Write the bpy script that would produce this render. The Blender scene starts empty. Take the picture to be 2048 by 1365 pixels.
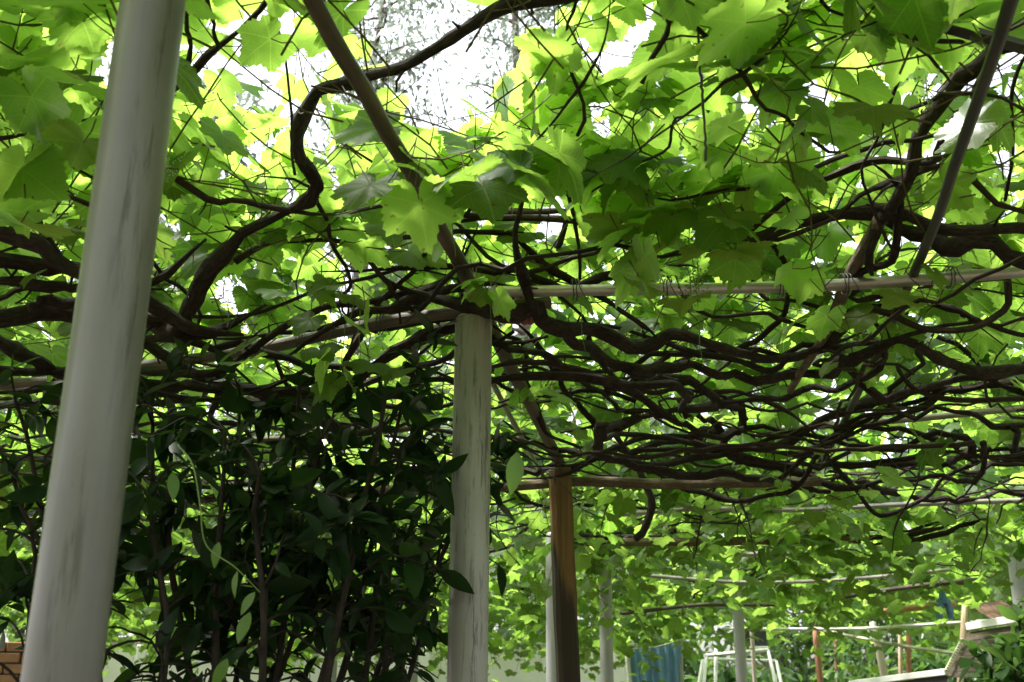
import bpy, math, random
import numpy as np
from mathutils import Vector, Matrix, Quaternion

rng = np.random.default_rng(7)
random.seed(7)
S = bpy.context.scene
COL = S.collection
R = math.radians

# ------------------------------------------------------------------ camera
FPX, CX, CY = 2209.0, 1024.0, 682.5          # focal length and centre in photograph pixels
PITCH, ROLL, EYE = R(17.4), R(0.37), np.array([0.0, 0.0, 1.5])
c_f = np.array([0, math.cos(PITCH), math.sin(PITCH)])
_u = np.array([0, -math.sin(PITCH), math.cos(PITCH)]); _r = np.array([1.0, 0, 0])
c_r = _r * math.cos(ROLL) + _u * math.sin(ROLL)
c_u = _u * math.cos(ROLL) - _r * math.sin(ROLL)
cam = bpy.data.cameras.new('camera'); cam_o = bpy.data.objects.new('camera', cam); COL.objects.link(cam_o)
cam_o.matrix_world = Matrix(((c_r[0], c_u[0], -c_f[0], EYE[0]), (c_r[1], c_u[1], -c_f[1], EYE[1]),
                             (c_r[2], c_u[2], -c_f[2], EYE[2]), (0, 0, 0, 1)))
cam.sensor_width = 36; cam.lens = FPX / 2048 * 36
cam.clip_start = 0.05; cam.clip_end = 500
cam.dof.use_dof = True; cam.dof.focus_distance = 3.6; cam.dof.aperture_fstop = 6.5
S.camera = cam_o

# ------------------------------------------------------------------ sky, sun, exposure
SUN_EL, SUN_AZ = R(62), R(-75)               # azimuth from +Y (away from camera) towards +X
w = bpy.data.worlds.new('World'); S.world = w; w.use_nodes = True
nt = w.node_tree; nt.nodes.clear()
sky = nt.nodes.new('ShaderNodeTexSky'); sky.sky_type = 'NISHITA'; sky.sun_disc = False
sky.sun_elevation = SUN_EL; sky.sun_rotation = SUN_AZ
sky.air_density = 1.0; sky.dust_density = 4.0; sky.ozone_density = 1.0
hs = nt.nodes.new('ShaderNodeHueSaturation'); hs.inputs['Saturation'].default_value = 0.30
bg = nt.nodes.new('ShaderNodeBackground'); bg.inputs[1].default_value = 0.15
ow = nt.nodes.new('ShaderNodeOutputWorld')
nt.links.new(sky.outputs[0], hs.inputs['Color']); nt.links.new(hs.outputs[0], bg.inputs[0]); nt.links.new(bg.outputs[0], ow.inputs[0])
sl = bpy.data.lights.new('sun', 'SUN'); sl.energy = 2.5; sl.angle = R(10); sl.color = (1, .96, .88)
so = bpy.data.objects.new('sun', sl); COL.objects.link(so)
sd = Vector((math.sin(SUN_AZ) * math.cos(SUN_EL), math.cos(SUN_AZ) * math.cos(SUN_EL), math.sin(SUN_EL)))
so.rotation_euler = sd.to_track_quat('Z', 'Y').to_euler(); so.location = (0, 0, 30)
vs = S.view_settings; vs.view_transform = 'Standard'; vs.look = 'None'; vs.gamma = 1; vs.use_curve_mapping = False
vs.exposure = 2.05
cy = S.cycles
cy.max_bounces = 8; cy.diffuse_bounces = 5; cy.transmission_bounces = 8; cy.glossy_bounces = 3
cy.use_denoising = True; cy.sample_clamp_indirect = 6; cy.caustics_reflective = False; cy.caustics_refractive = False

# ------------------------------------------------------------------ pixel helpers
def ray(px, py):
    return c_f + c_r * ((px - CX) / FPX) + c_u * ((CY - py) / FPX)
def H(px, py, z):
    d = ray(px, py); return EYE + d * ((z - EYE[2]) / d[2])
def D(px, py, d):
    v = ray(px, py); return EYE + v * (d / v[1])
def proj(p):
    q = np.asarray(p) - EYE; zz = q @ c_f
    return CX + FPX * (q @ c_r) / zz, CY - FPX * (q @ c_u) / zz, zz

# ------------------------------------------------------------------ materials
def mat(name):
    m = bpy.data.materials.new(name); m.use_nodes = True
    nt = m.node_tree; nt.nodes.clear()
    return m, nt
class NT:
    def __init__(s, nt): s.nt = nt
    def n(s, t, **kw):
        x = s.nt.nodes.new('ShaderNode' + t)
        for k, v in kw.items(): setattr(x, k, v)
        return x
    def l(s, a, b): s.nt.links.new(a, b)
    def math(s, op, a, b=None, clamp=False):
        x = s.n('Math', operation=op); x.use_clamp = clamp
        for i, v in enumerate((a, b)):
            if v is None: continue
            if isinstance(v, (int, float)): x.inputs[i].default_value = v
            else: s.l(v, x.inputs[i])
        return x.outputs[0]
    def mix(s, f, a, b, blend='MIX'):
        x = s.n('Mix', data_type='RGBA', blend_type=blend)
        for sock, v in ((x.inputs[0], f), (x.inputs[6], a), (x.inputs[7], b)):
            if isinstance(v, (int, float)): sock.default_value = v
            elif isinstance(v, tuple): sock.default_value = (*v, 1)
            else: s.l(v, sock)
        return x.outputs[2]
    def ramp(s, f, stops):
        x = s.n('ValToRGB'); cr = x.color_ramp
        while len(cr.elements) < len(stops): cr.elements.new(.5)
        for e, (p, c) in zip(cr.elements, stops):
            e.position = p; e.color = (*c, 1) if isinstance(c, tuple) else (c, c, c, 1)
        s.l(f, x.inputs[0]); return x.outputs[0]
    def noise(s, vec, scale, detail=4, rough=.55):
        x = s.n('TexNoise'); x.inputs['Scale'].default_value = scale
        x.inputs['Detail'].default_value = detail; x.inputs['Roughness'].default_value = rough
        if vec is not None: s.l(vec, x.inputs['Vector'])
        return x.outputs['Fac']
    def mapping(s, vec, scale, loc=(0, 0, 0)):
        x = s.n('Mapping'); x.inputs['Scale'].default_value = scale; x.inputs['Location'].default_value = loc
        s.l(vec, x.inputs['Vector']); return x.outputs[0]
    def bump(s, h, strength=.5, dist=.01):
        x = s.n('Bump'); x.inputs['Strength'].default_value = strength; x.inputs['Distance'].default_value = dist
        s.l(h, x.inputs['Height']); return x.outputs[0]
    def principled(s, col, rough=.6, metal=0, normal=None, spec=.5):
        x = s.n('BsdfPrincipled')
        for k, v in (('Base Color', col), ('Roughness', rough), ('Metallic', metal)):
            if isinstance(v, tuple): x.inputs[k].default_value = (*v, 1)
            elif isinstance(v, (int, float)): x.inputs[k].default_value = v
            else: s.l(v, x.inputs[k])
        x.inputs['Specular IOR Level'].default_value = spec
        if normal is not None: s.l(normal, x.inputs['Normal'])
        o = s.n('OutputMaterial'); s.l(x.outputs[0], o.inputs[0]); return x

def leaf_material(name, dark, light, tdark, tlight, gloss=.06, rough=.42, veins=True, trans=.5):
    m, t = mat(name); N = NT(t)
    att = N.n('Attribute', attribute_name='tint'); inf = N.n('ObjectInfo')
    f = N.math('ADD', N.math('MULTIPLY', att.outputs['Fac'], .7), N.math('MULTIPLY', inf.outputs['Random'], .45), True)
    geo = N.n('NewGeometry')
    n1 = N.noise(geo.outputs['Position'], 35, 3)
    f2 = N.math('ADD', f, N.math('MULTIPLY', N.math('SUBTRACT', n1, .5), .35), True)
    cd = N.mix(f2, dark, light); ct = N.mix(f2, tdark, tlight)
    nrm = None
    if veins:
        sp = N.ramp(N.noise(geo.outputs['Position'], 60, 2, .4), [(.70, 0.), (.74, 1.)]); cd = N.mix(N.math('MULTIPLY', sp, .7), cd, (.10, .06, .02)); ct = N.mix(N.math('MULTIPLY', sp, .7), ct, (.16, .10, .02))
        uv = N.n('UVMap'); sx = N.n('SeparateXYZ'); N.l(uv.outputs[0], sx.inputs[0])
        x, y = N.math('SUBTRACT', sx.outputs[0], .5), N.math('SUBTRACT', sx.outputs[1], .5)
        best = None; side = None
        for a in (0, 52, -52, 112, -112):
            ca, sa = math.cos(R(a)), math.sin(R(a))
            al = N.math('ADD', N.math('MULTIPLY', x, sa), N.math('MULTIPLY', y, ca))
            ac = N.math('ABSOLUTE', N.math('SUBTRACT', N.math('MULTIPLY', x, ca), N.math('MULTIPLY', y, sa)))
            dd = N.math('ADD', ac, N.math('MULTIPLY', N.math('LESS_THAN', al, 0.0), 9.0))
            st = N.math('SUBTRACT', al, N.math('MULTIPLY', ac, .75))
            if best is None: best, side = dd, st
            else:
                lt = N.math('LESS_THAN', dd, best)
                mixn = N.n('Mix', data_type='FLOAT'); N.l(lt, mixn.inputs[0]); N.l(side, mixn.inputs[2]); N.l(st, mixn.inputs[3])
                side = mixn.outputs[0]; best = N.math('MINIMUM', dd, best)
        v1 = N.math('SUBTRACT', 1, N.math('DIVIDE', best, .012), True)
        fr = N.math('ABSOLUTE', N.math('SUBTRACT', N.math('FRACT', N.math('MULTIPLY', side, 13)), .5))
        v2 = N.math('MULTIPLY', N.math('SUBTRACT', 1, N.math('DIVIDE', fr, .09), True), .45)
        v = N.math('MAXIMUM', v1, v2)
        ct = N.mix(N.math('MULTIPLY', v, .7), ct, (tlight[0] * 1.35, tlight[1] * 1.2, tlight[2] * 1.6))
        cd = N.mix(N.math('MULTIPLY', v, .6), cd, (light[0] * 1.7, light[1] * 1.5, light[2] * 1.7))
        nrm = N.bump(N.math('ADD', N.math('MULTIPLY', v, -1), N.math('MULTIPLY', n1, .6)), .35, .002)
    d = N.n('BsdfDiffuse'); tr = N.n('BsdfTranslucent'); g = N.n('BsdfGlossy'); g.inputs['Roughness'].default_value = rough
    N.l(cd, d.inputs[0]); N.l(ct, tr.inputs[0])
    if nrm is not None:
        for b in (d, g): N.l(nrm, b.inputs['Normal'])
    m1 = N.n('MixShader'); m1.inputs[0].default_value = trans; N.l(d.outputs[0], m1.inputs[1]); N.l(tr.outputs[0], m1.inputs[2])
    lw = N.n('LayerWeight'); lw.inputs[0].default_value = .25
    fg = N.math('MULTIPLY', N.math('ADD', lw.outputs['Fresnel'], .1), gloss * 4, True)
    m2 = N.n('MixShader'); N.l(fg, m2.inputs[0]); N.l(m1.outputs[0], m2.inputs[1]); N.l(g.outputs[0], m2.inputs[2])
    o = N.n('OutputMaterial'); N.l(m2.outputs[0], o.inputs[0])
    return m

def bark_material(name, c0, c1, c2, scale=1.0, rough=.85):
    m, t = mat(name); N = NT(t); uv = N.n('UVMap')
    geo = N.n('NewGeometry')
    v = N.mapping(uv.outputs[0], (9 * scale, 22 * scale, 1))
    a = N.noise(v, 1.6, 6, .65); b = N.noise(geo.outputs['Position'], 9, 3)
    col = N.ramp(N.math('ADD', N.math('MULTIPLY', a, .75), N.math('MULTIPLY', b, .35)), [(.3, c0), (.52, c1), (.78, c2)])
    N.principled(col, rough, 0, N.bump(a, .9, .012), .25); return m

def pvc_material(name, base, dirt, streak, stain, density=.5, top=None):
    m, t = mat(name); N = NT(t); tc = N.n('TexCoord'); ob = tc.outputs['Object']
    inf = N.n('ObjectInfo')
    big = N.noise(ob, 3.5, 4)
    col = N.mix(N.math('MULTIPLY', N.ramp(big, [(.35, 0.), (.75, 1.)]), .55), base, dirt)
    drip = N.noise(N.mapping(ob, (30, 30, .9)), 1, 5, .6)
    col = N.mix(N.math('MULTIPLY', N.ramp(drip, [(.50, 0.), (.72, 1.)]), .45), col, dirt)
    s1 = N.noise(N.mapping(ob, (52, 52, 4)), 1, 5, .75)
    s2 = N.noise(N.mapping(ob, (14, 14, 1.2), (3, 1, 0)), 1, 3)
    sm = N.math('MULTIPLY', N.ramp(s1, [(.52, 0.), (.62, 1.)]), N.ramp(s2, [(.62 - density * .2, 0.), (.74 - density * .2, 1.)]))
    col = N.mix(N.math('MULTIPLY', sm, .85), col, streak)
    sp = N.noise(N.mapping(ob, (60, 60, 22)), 1, 4, .7)
    col = N.mix(N.math('MULTIPLY', N.ramp(sp, [(.64, 0.), (.72, 1.)]), .5), col, stain)
    if top is not None:
        sz = N.n('SeparateXYZ'); N.l(ob, sz.inputs[0])
        tm = N.math('ADD', N.math('MULTIPLY', N.math('SUBTRACT', sz.outputs[2], top - .12), 5.5), N.math('MULTIPLY', N.math('SUBTRACT', s1, .5), 2.2), True)
        col = N.mix(N.math('MULTIPLY', tm, .75), col, stain)
    N.principled(col, N.math('ADD', .24, N.math('MULTIPLY', big, .25)), 0, N.bump(big, .15, .01)); return m

def wood_material(name, c0, c1, c2, stretch=(40, 40, 1.5), rough=.7, stain=None, bump=.5):
    m, t = mat(name); N = NT(t); tc = N.n('TexCoord'); ob = tc.outputs['Object']
    a = N.noise(N.mapping(ob, stretch), 1, 6, .65)
    b = N.noise(ob, 4, 3)
    col = N.ramp(N.math('ADD', N.math('MULTIPLY', a, .7), N.math('MULTIPLY', b, .35)), [(.3, c0), (.5, c1), (.75, c2)])
    if stain:
        sz = N.n('SeparateXYZ'); N.l(ob, sz.inputs[0])
        # burnt lower corner of the timber: a charred patch with its own ragged outline
        q = N.math('ADD', N.math('MULTIPLY', N.math('ADD', sz.outputs[0], N.math('MULTIPLY', sz.outputs[2], .043)), -9), N.math('MULTIPLY', N.math('SUBTRACT', 2.2, sz.outputs[2]), 2.6))
        q = N.math('ADD', q, N.math('MULTIPLY', N.math('SUBTRACT', a, .5), 1.5))
        col = N.mix(N.math('MULTIPLY', N.ramp(q, [(.35, 0.), (.6, 1.)]), .9), col, stain)
    N.principled(col, rough, 0, N.bump(a, bump, .004), .3); return m

def tube_material(name, c0, c1, c2, rough=.6, metal=0, sc=(3, 14, 1), bump=.25, spec=.4):
    m, t = mat(name); N = NT(t); uv = N.n('UVMap'); geo = N.n('NewGeometry')
    a = N.noise(N.mapping(uv.outputs[0], sc), 1, 5, .6); b = N.noise(geo.outputs['Position'], 5, 4)
    col = N.ramp(N.math('ADD', N.math('MULTIPLY', a, .6), N.math('MULTIPLY', b, .45)), [(.36, c0), (.52, c1), (.72, c2)])
    N.principled(col, rough, metal, N.bump(a, bump, .004), spec); return m

def plain(name, c, rough=.6, var=.25, metal=0, scale=6):
    m, t = mat(name); N = NT(t); tc = N.n('TexCoord')
    a = N.noise(tc.outputs['Object'], scale, 5)
    c1 = tuple(x * (1 - var) for x in c); c2 = tuple(min(1, x * (1 + var * .6)) for x in c)
    N.principled(N.ramp(a, [(.3, c1), (.7, c2)]), rough, metal, N.bump(a, .2, .01)); return m

M = {}
M['leaf'] = leaf_material('vine_leaf', (.018, .056, .008), (.048, .115, .016), (.058, .185, .008), (.41, .64, .095), gloss=.025, trans=.70)
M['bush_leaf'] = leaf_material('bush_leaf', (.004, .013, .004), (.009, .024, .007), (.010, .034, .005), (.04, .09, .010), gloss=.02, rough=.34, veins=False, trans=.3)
M['young_leaf'] = leaf_material('young_leaf', (.06, .12, .018), (.09, .16, .03), (.14, .28, .03), (.2, .36, .05), veins=False)
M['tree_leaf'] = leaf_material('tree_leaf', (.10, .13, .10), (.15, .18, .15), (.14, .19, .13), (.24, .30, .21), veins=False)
M['shrub_leaf'] = leaf_material('shrub_leaf', (.04, .10, .03), (.09, .17, .05), (.08, .2, .03), (.2, .36, .06), veins=False, gloss=.035)
M['bark'] = bark_material('vine_bark', (.008, .0055, .004), (.021, .0145, .0105), (.07, .053, .041))
M['cane'] = bark_material('cane_bark', (.012, .008, .006), (.032, .02, .013), (.08, .053, .033), 1.5, .7)
M['shoot'] = bark_material('shoot_skin', (.07, .055, .018), (.13, .11, .03), (.2, .17, .055), 1.5, .6)
M['tendril'] = plain('tendril', (.11, .16, .035))
M['trunk'] = bark_material('tree_bark', (.05, .04, .03), (.11, .09, .07), (.2, .17, .14))
M['bush_wood'] = bark_material('bush_wood', (.012, .009, .007), (.028, .022, .017), (.065, .052, .04))
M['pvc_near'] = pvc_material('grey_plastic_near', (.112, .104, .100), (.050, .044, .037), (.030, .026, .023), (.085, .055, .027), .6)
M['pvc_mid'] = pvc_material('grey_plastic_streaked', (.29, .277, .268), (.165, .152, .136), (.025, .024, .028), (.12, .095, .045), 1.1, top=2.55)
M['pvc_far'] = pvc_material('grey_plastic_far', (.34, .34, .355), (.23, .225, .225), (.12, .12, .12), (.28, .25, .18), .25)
M['steel'] = tube_material('galvanised_steel', (.20, .17, .13), (.34, .32, .28), (.50, .49, .46), .36, .55, (2, 5, 1), .15)
M['bamboo'] = tube_material('weathered_pole', (.04, .032, .02), (.08, .063, .042), (.16, .125, .085), .6, 0, (5, 3, 1), .4)
M['rail'] = tube_material('dark_rail', (.02, .019, .016), (.042, .04, .034), (.085, .08, .068), .45, .2, (2, 5, 1), .2)
M['logpole'] = bark_material('log_pole', (.06, .045, .03), (.12, .09, .06), (.22, .18, .13), .6)
M['timber'] = wood_material('post_timber', (.05, .026, .010), (.12, .065, .023), (.23, .14, .055), stain=(.016, .011, .009))
M['plank'] = wood_material('brown_plank', (.028, .019, .012), (.05, .034, .021), (.085, .058, .037), (1.5, 30, 30))
M['stick'] = wood_material('peeled_stick', (.40, .28, .18), (.55, .41, .28), (.66, .52, .38), (25, 25, 1.5))
M['redpost'] = wood_material('reddish_post', (.20, .085, .05), (.34, .15, .095), (.44, .23, .15), (20, 20, 2))
M['palepost'] = wood_material('pale_post', (.34, .28, .25), (.50, .42, .38), (.62, .55, .51), (20, 20, 2))
M['orange'] = wood_material('orange_beam', (.42, .22, .10), (.56, .32, .16), (.66, .42, .24), (2, 25, 25))
M['white'] = plain('white_paint', (.78, .78, .76), .45, .1)
M['wall'] = plain('white_render', (.84, .83, .83), .85, .15, 0, 1.1)
M['coping'] = plain('coping_render', (.62, .60, .58), .85, .15)
M['brick'] = plain('orange_brick', (.26, .125, .07), .85, .3)
M['mortar'] = plain('mortar', (.42, .38, .33), .9, .15)
M['blue'] = plain('blue_tarpaulin', (.24, .42, .74), .5, .2)
M['denim'] = plain('blue_cloth', (.13, .24, .52), .85, .3, 0, 25)
M['dark'] = plain('dark_panel', (.035, .038, .05), .5, .2)
M['black'] = plain('black_felt', (.02, .018, .022), .8, .2)
M['rope'] = tube_material('rope', (.45, .40, .31), (.62, .57, .47), (.72, .68, .6), .85, 0, (6, 90, 1), .8)
M['wire'] = plain('dark_wire', (.03, .03, .03), .6, .2)
M['rust'] = plain('rusty_sheet', (.16, .085, .05), .8, .6, 0, 14)
M['soil'] = plain('yard_soil', (.12, .10, .075), .95, .35, 0, 1.2)
M['pinktie'] = plain('faded_pink_cloth', (.30, .10, .10), .9, .3)
M['grape'] = plain('green_berry', (.16, .26, .06), .45, .2)

# ------------------------------------------------------------------ mesh buffer
class MB:
    def __init__(s): s.V = []; s.F = []; s.UV = []; s.T = []; s.n = 0
    def add(s, v, faces, uv=None, tint=None):
        v = np.asarray(v, float)
        for f in faces: s.F.append(np.asarray(f, np.int64) + s.n)
        s.V.append(v); s.UV.append(np.zeros((len(v), 2)) if uv is None else uv)
        s.T.append(np.full(len(v), .5) if tint is None else np.broadcast_to(tint, (len(v),)))
        s.n += len(v)
    def mesh(s, name, smooth=True):
        V = np.concatenate(s.V); UV = np.concatenate(s.UV); T = np.concatenate(s.T)
        me = bpy.data.meshes.new(name)
        loops = np.concatenate([f.ravel() for f in s.F]); tot = np.concatenate([np.full(len(f), f.shape[1]) for f in s.F])
        st = np.concatenate([[0], np.cumsum(tot)[:-1]])
        me.vertices.add(len(V)); me.vertices.foreach_set('co', V.ravel().astype(np.float32))
        me.loops.add(len(loops)); me.loops.foreach_set('vertex_index', loops.astype(np.int32))
        me.polygons.add(len(tot)); me.polygons.foreach_set('loop_start', st.astype(np.int32)); me.polygons.foreach_set('loop_total', tot.astype(np.int32))
        me.polygons.foreach_set('use_smooth', np.full(len(tot), smooth))
        l = me.uv_layers.new(name='UVMap'); l.data.foreach_set('uv', UV[loops].ravel().astype(np.float32))
        a = me.attributes.new('tint', 'FLOAT', 'POINT'); a.data.foreach_set('value', T.astype(np.float32))
        me.update(calc_edges=True); return me
    def build(s, name, m, parent=None, smooth=True, loc=None):
        off = np.array(parent.location) if parent is not None and parent.parent is None else np.zeros(3)
        if parent is not None and parent.parent is not None: off = np.array(parent.parent.location) + np.array(parent.location)
        if loc is not None: off = off + 0; base = np.asarray(loc, float)
        else: base = off
        s.V = [v - base for v in s.V]
        o = bpy.data.objects.new(name, s.mesh(name, smooth)); COL.objects.link(o)
        o.data.materials.append(m)
        if parent is not None: o.parent = parent; o.location = Vector(base - off)
        elif loc is not None: o.location = Vector(base)
        return o

def tag(o, label, cat, group=None):
    o['label'] = label; o['category'] = cat
    if group: o['group'] = group
    return o
def empty(name, loc, label, cat, group=None):
    o = bpy.data.objects.new(name, None); COL.objects.link(o); o.location = Vector(loc); o.empty_display_size = .1
    return tag(o, label, cat, group)

def catmull(P, n):
    P = np.asarray(P, float)
    if len(P) < 3: t = np.linspace(0, 1, n)[:, None]; return P[0] * (1 - t) + P[-1] * t
    Q = np.vstack([2 * P[0] - P[1], P, 2 * P[-1] - P[-2]]); k = len(P) - 1
    u = np.linspace(0, k - 1e-6, n); i = u.astype(int); t = (u - i)[:, None]
    a, b, c, d = Q[i], Q[i + 1], Q[i + 2], Q[i + 3]
    return .5 * (2 * b + (c - a) * t + (2 * a - 5 * b + 4 * c - d) * t * t + (3 * b - a - 3 * c + d) * t ** 3)

def frames(P):
    T = np.gradient(P, axis=0); T /= np.linalg.norm(T, axis=1)[:, None] + 1e-12
    n = np.cross(T[0], [0, 0, 1.0])
    if np.linalg.norm(n) < .1: n = np.cross(T[0], [0, 1.0, 0])
    n /= np.linalg.norm(n); Nn = [n]
    for i in range(1, len(P)):
        n = n - T[i] * (n @ T[i]); n = n / (np.linalg.norm(n) + 1e-12); Nn.append(n)
    Nn = np.array(Nn); return T, Nn, np.cross(T, Nn)

def tube(mb, P, r, sides=8, lump=0., cap=True, tint=None, vscale=1.0):
    P = np.asarray(P, float); n = len(P)
    r = np.broadcast_to(np.asarray(r, float), (n,))
    T, A, B = frames(P)
    ang = np.linspace(0, 2 * np.pi, sides + 1)
    rr = np.repeat(r[:, None], sides + 1, 1)
    if lump:
        ph = rng.uniform(0, 6, 4); s = np.arange(n)[:, None]
        rr = rr * (1 + lump * (np.sin(ang * 2 + ph[0] + s * .45) * .5 + np.sin(ang * 3 + ph[1] - s * .8) * .4)
                   + lump * rng.normal(0, .30, (n, 1)))
        jit = lump * rng.normal(0, .28, (n, sides + 1)); jit[:, -1] = jit[:, 0]; rr = rr * (1 + jit); rr[:, -1] = rr[:, 0]
    V = P[:, None] + rr[..., None] * (np.cos(ang)[None, :, None] * A[:, None] + np.sin(ang)[None, :, None] * B[:, None])
    L = np.concatenate([[0], np.cumsum(np.linalg.norm(np.diff(P, axis=0), axis=1))])
    UV = np.stack(np.broadcast_arrays(ang[None] / (2 * np.pi) , (L * vscale)[:, None]), -1).astype(float)
    i = np.arange(n - 1)[:, None] * (sides + 1) + np.arange(sides)[None]
    F = np.stack([i, i + 1, i + sides + 2, i + sides + 1], -1).reshape(-1, 4)
    V = V.reshape(-1, 3); UV = UV.reshape(-1, 2); fs = [F]
    if cap:
        k = len(V); V = np.vstack([V, P[0] - T[0] * r[0] * .3, P[-1] + T[-1] * r[-1] * .3]); UV = np.vstack([UV, [.5, 0], [.5, L[-1]]])
        j = np.arange(sides)
        fs.append(np.stack([np.full(sides, k), j + 1, j], 1)); e = (n - 1) * (sides + 1)
        fs.append(np.stack([np.full(sides, k + 1), e + j, e + j + 1], 1))
    mb.add(V, fs, UV, tint)

def box(mb, c, s, rot=None, bev=.0, M3=None):
    c = np.asarray(c, float); hx, hy, hz = np.asarray(s) / 2
    b = min(bev, hx * .45, hy * .45, hz * .45)
    if b <= 0:
        v = np.array([[x, y, z] for x in (-hx, hx) for y in (-hy, hy) for z in (-hz, hz)])
        f = [np.array([[0, 1, 3, 2], [4, 6, 7, 5], [0, 4, 5, 1], [2, 3, 7, 6], [0, 2, 6, 4], [1, 5, 7, 3]])]
    else:   # chamfered along the vertical outline and the two ends
        def ring(x, y, z, ch): return [(x - ch, -y, z), (x, -y + ch, z), (x, y - ch, z), (x - ch, y, z), (-x + ch, y, z), (-x, y - ch, z), (-x, -y + ch, z), (-x + ch, -y, z)]
        v = np.array(ring(hx - b, hy - b, -hz, b * .5) + ring(hx, hy, -hz + b, b) + ring(hx, hy, hz - b, b) + ring(hx - b, hy - b, hz, b * .5))
        j = np.arange(8); k = (j + 1) % 8
        f = [np.concatenate([np.stack([q * 8 + j, q * 8 + k, q * 8 + 8 + k, q * 8 + 8 + j], 1) for q in range(3)]), np.array([[24, 25, 26, 27, 28, 29, 30, 31]]), np.array([[7, 6, 5, 4, 3, 2, 1, 0]])]
    if M3 is not None: v = v @ np.asarray(M3).T
    elif rot: v = v @ np.array(Matrix.Rotation(rot, 3, 'Z')).T
    mb.add(v + c, f)

def beam(mb, a, b, wd, ht, bev=.004):
    a, b = np.asarray(a, float), np.asarray(b, float); d = b - a; L = np.linalg.norm(d); z = d / L
    x = np.cross([0, 0, 1.0], z)
    if np.linalg.norm(x) < .05: x = np.array([1.0, 0, 0])
    x /= np.linalg.norm(x); y = np.cross(z, x)
    box(mb, (a + b) / 2, (wd, ht, L), bev=bev, M3=np.stack([x, y, z], 1))

# ------------------------------------------------------------------ ground
g = MB(); n = 40
xs = np.linspace(-60, 60, n); ys = np.linspace(-30, 90, n); gx, gy = np.meshgrid(xs, ys)
gz = rng.normal(0, .02, gx.shape)
i = (np.arange(n - 1)[:, None] * n + np.arange(n - 1)[None]).ravel()
g.add(np.stack([gx, gy, gz], -1).reshape(-1, 3), [np.stack([i, i + 1, i + n + 1, i + n], 1)])
ground = g.build('ground', M['soil']); ground['kind'] = 'structure'

# ------------------------------------------------------------------ leaf shapes
KEY = np.array([(0, .70), (9, .62), (20, .545), (33, .475), (44, .53), (55, .625), (66, .555), (80, .50), (96, .475), (112, .50), (128, .475), (146, .43), (162, .35), (172, .22), (180, .06)])
def outline(n, teeth, var):
    th = np.linspace(-180, 180, n, endpoint=False) + 180 / n
    r = np.interp(np.abs(th), KEY[:, 0], KEY[:, 1]) * (1 + var[0] * np.cos(np.radians(th)) + var[1] * np.sin(np.radians(th)))
    lob = np.exp(-((np.abs(th) - 33) / 12) ** 2); r = r * (1 - var[2] * lob)
    if teeth:
        tt = np.where(np.arange(n) % 2 == 0, 1 + teeth, 1 - teeth * .9); tt = np.where(np.abs(th) > 168, 1, tt); r = r * tt
    return np.radians(th), r
def blade_z(x, y, var):
    rad = np.hypot(x, y); th = np.arctan2(x, y)
    return var[3] * np.abs(x) - var[4] * rad ** 2 - var[5] * np.maximum(y, 0) ** 2 + var[6] * rad * np.sin(5 * th + var[7]) + .02 * np.sin(23 * x + var[7]) * rad
def leaf_var():
    return (rng.uniform(-.07, .07), rng.uniform(-.05, .05), rng.uniform(-.04, .16), rng.uniform(-.05, .28), rng.uniform(.0, .42), rng.uniform(0, .4), rng.uniform(.02, .07), rng.uniform(0, 6))
def leaf_template(n, teeth, ring):
    var = leaf_var(); th, r = outline(n, teeth, var)
    for _ in range(rng.integers(0, 3)):     # insect bites and tears at the margin
        c = rng.uniform(-2.6, 2.6); r = r * (1 - rng.uniform(.08, .3) * np.exp(-((th - c) / rng.uniform(.05, .13)) ** 2))
    ox, oy = r * np.sin(th), r * np.cos(th)
    pts = [(0, 0)]; F = []
    if ring:
        m = n // 2; rs = .5 * (r[0::2] + r[1::2]) * .55; ts = (th[0::2] + th[1::2]) / 2
        pts += list(zip(rs * np.sin(ts), rs * np.cos(ts))); pts += list(zip(ox, oy))
        for k in range(m):
            k2 = (k + 1) % m
            if k2 != 0: F.append((0, 1 + k, 1 + k2))
            a, b, c = 1 + m + 2 * k, 1 + m + 2 * k + 1, 1 + m + (2 * k + 2) % n
            F.append((1 + k, a, b))
            if k2 != 0: F += [(1 + k, b, 1 + k2), (1 + k2, b, c)]
    else:
        pts += list(zip(ox, oy))
        for k in range(n - 1): F.append((0, 1 + k, 2 + k))
    p = np.array(pts); z = blade_z(p[:, 0], p[:, 1], var)
    F = np.array(F)[:, ::-1]
    return np.column_stack([p, z]), F, p + .5
LOD0 = [leaf_template(64, .042, True) for _ in range(14)]
LOD1 = [leaf_template(22, .06, False) for _ in range(8)]
LOD2 = [leaf_template(10, .0, False) for _ in range(4)]
def tmpl_mesh(name, t, tint, m):
    mb = MB(); mb.add(t[0], [t[1]], t[2], tint); me = mb.mesh(name); me.materials.append(m); return me
PALE = ('S', 'L', 'R', 'C')            # near vines, tint paled for light; the others darkened for shade under the canopy
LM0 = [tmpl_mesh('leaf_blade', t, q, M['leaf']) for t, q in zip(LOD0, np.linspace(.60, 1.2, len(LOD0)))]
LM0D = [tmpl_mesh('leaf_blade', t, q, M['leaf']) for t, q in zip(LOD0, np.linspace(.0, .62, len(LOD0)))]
LM1 = [tmpl_mesh('leaf_blade_small', t, q, M['leaf']) for t, q in zip(LOD1, np.linspace(.0, .58, len(LOD1)))]

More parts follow.
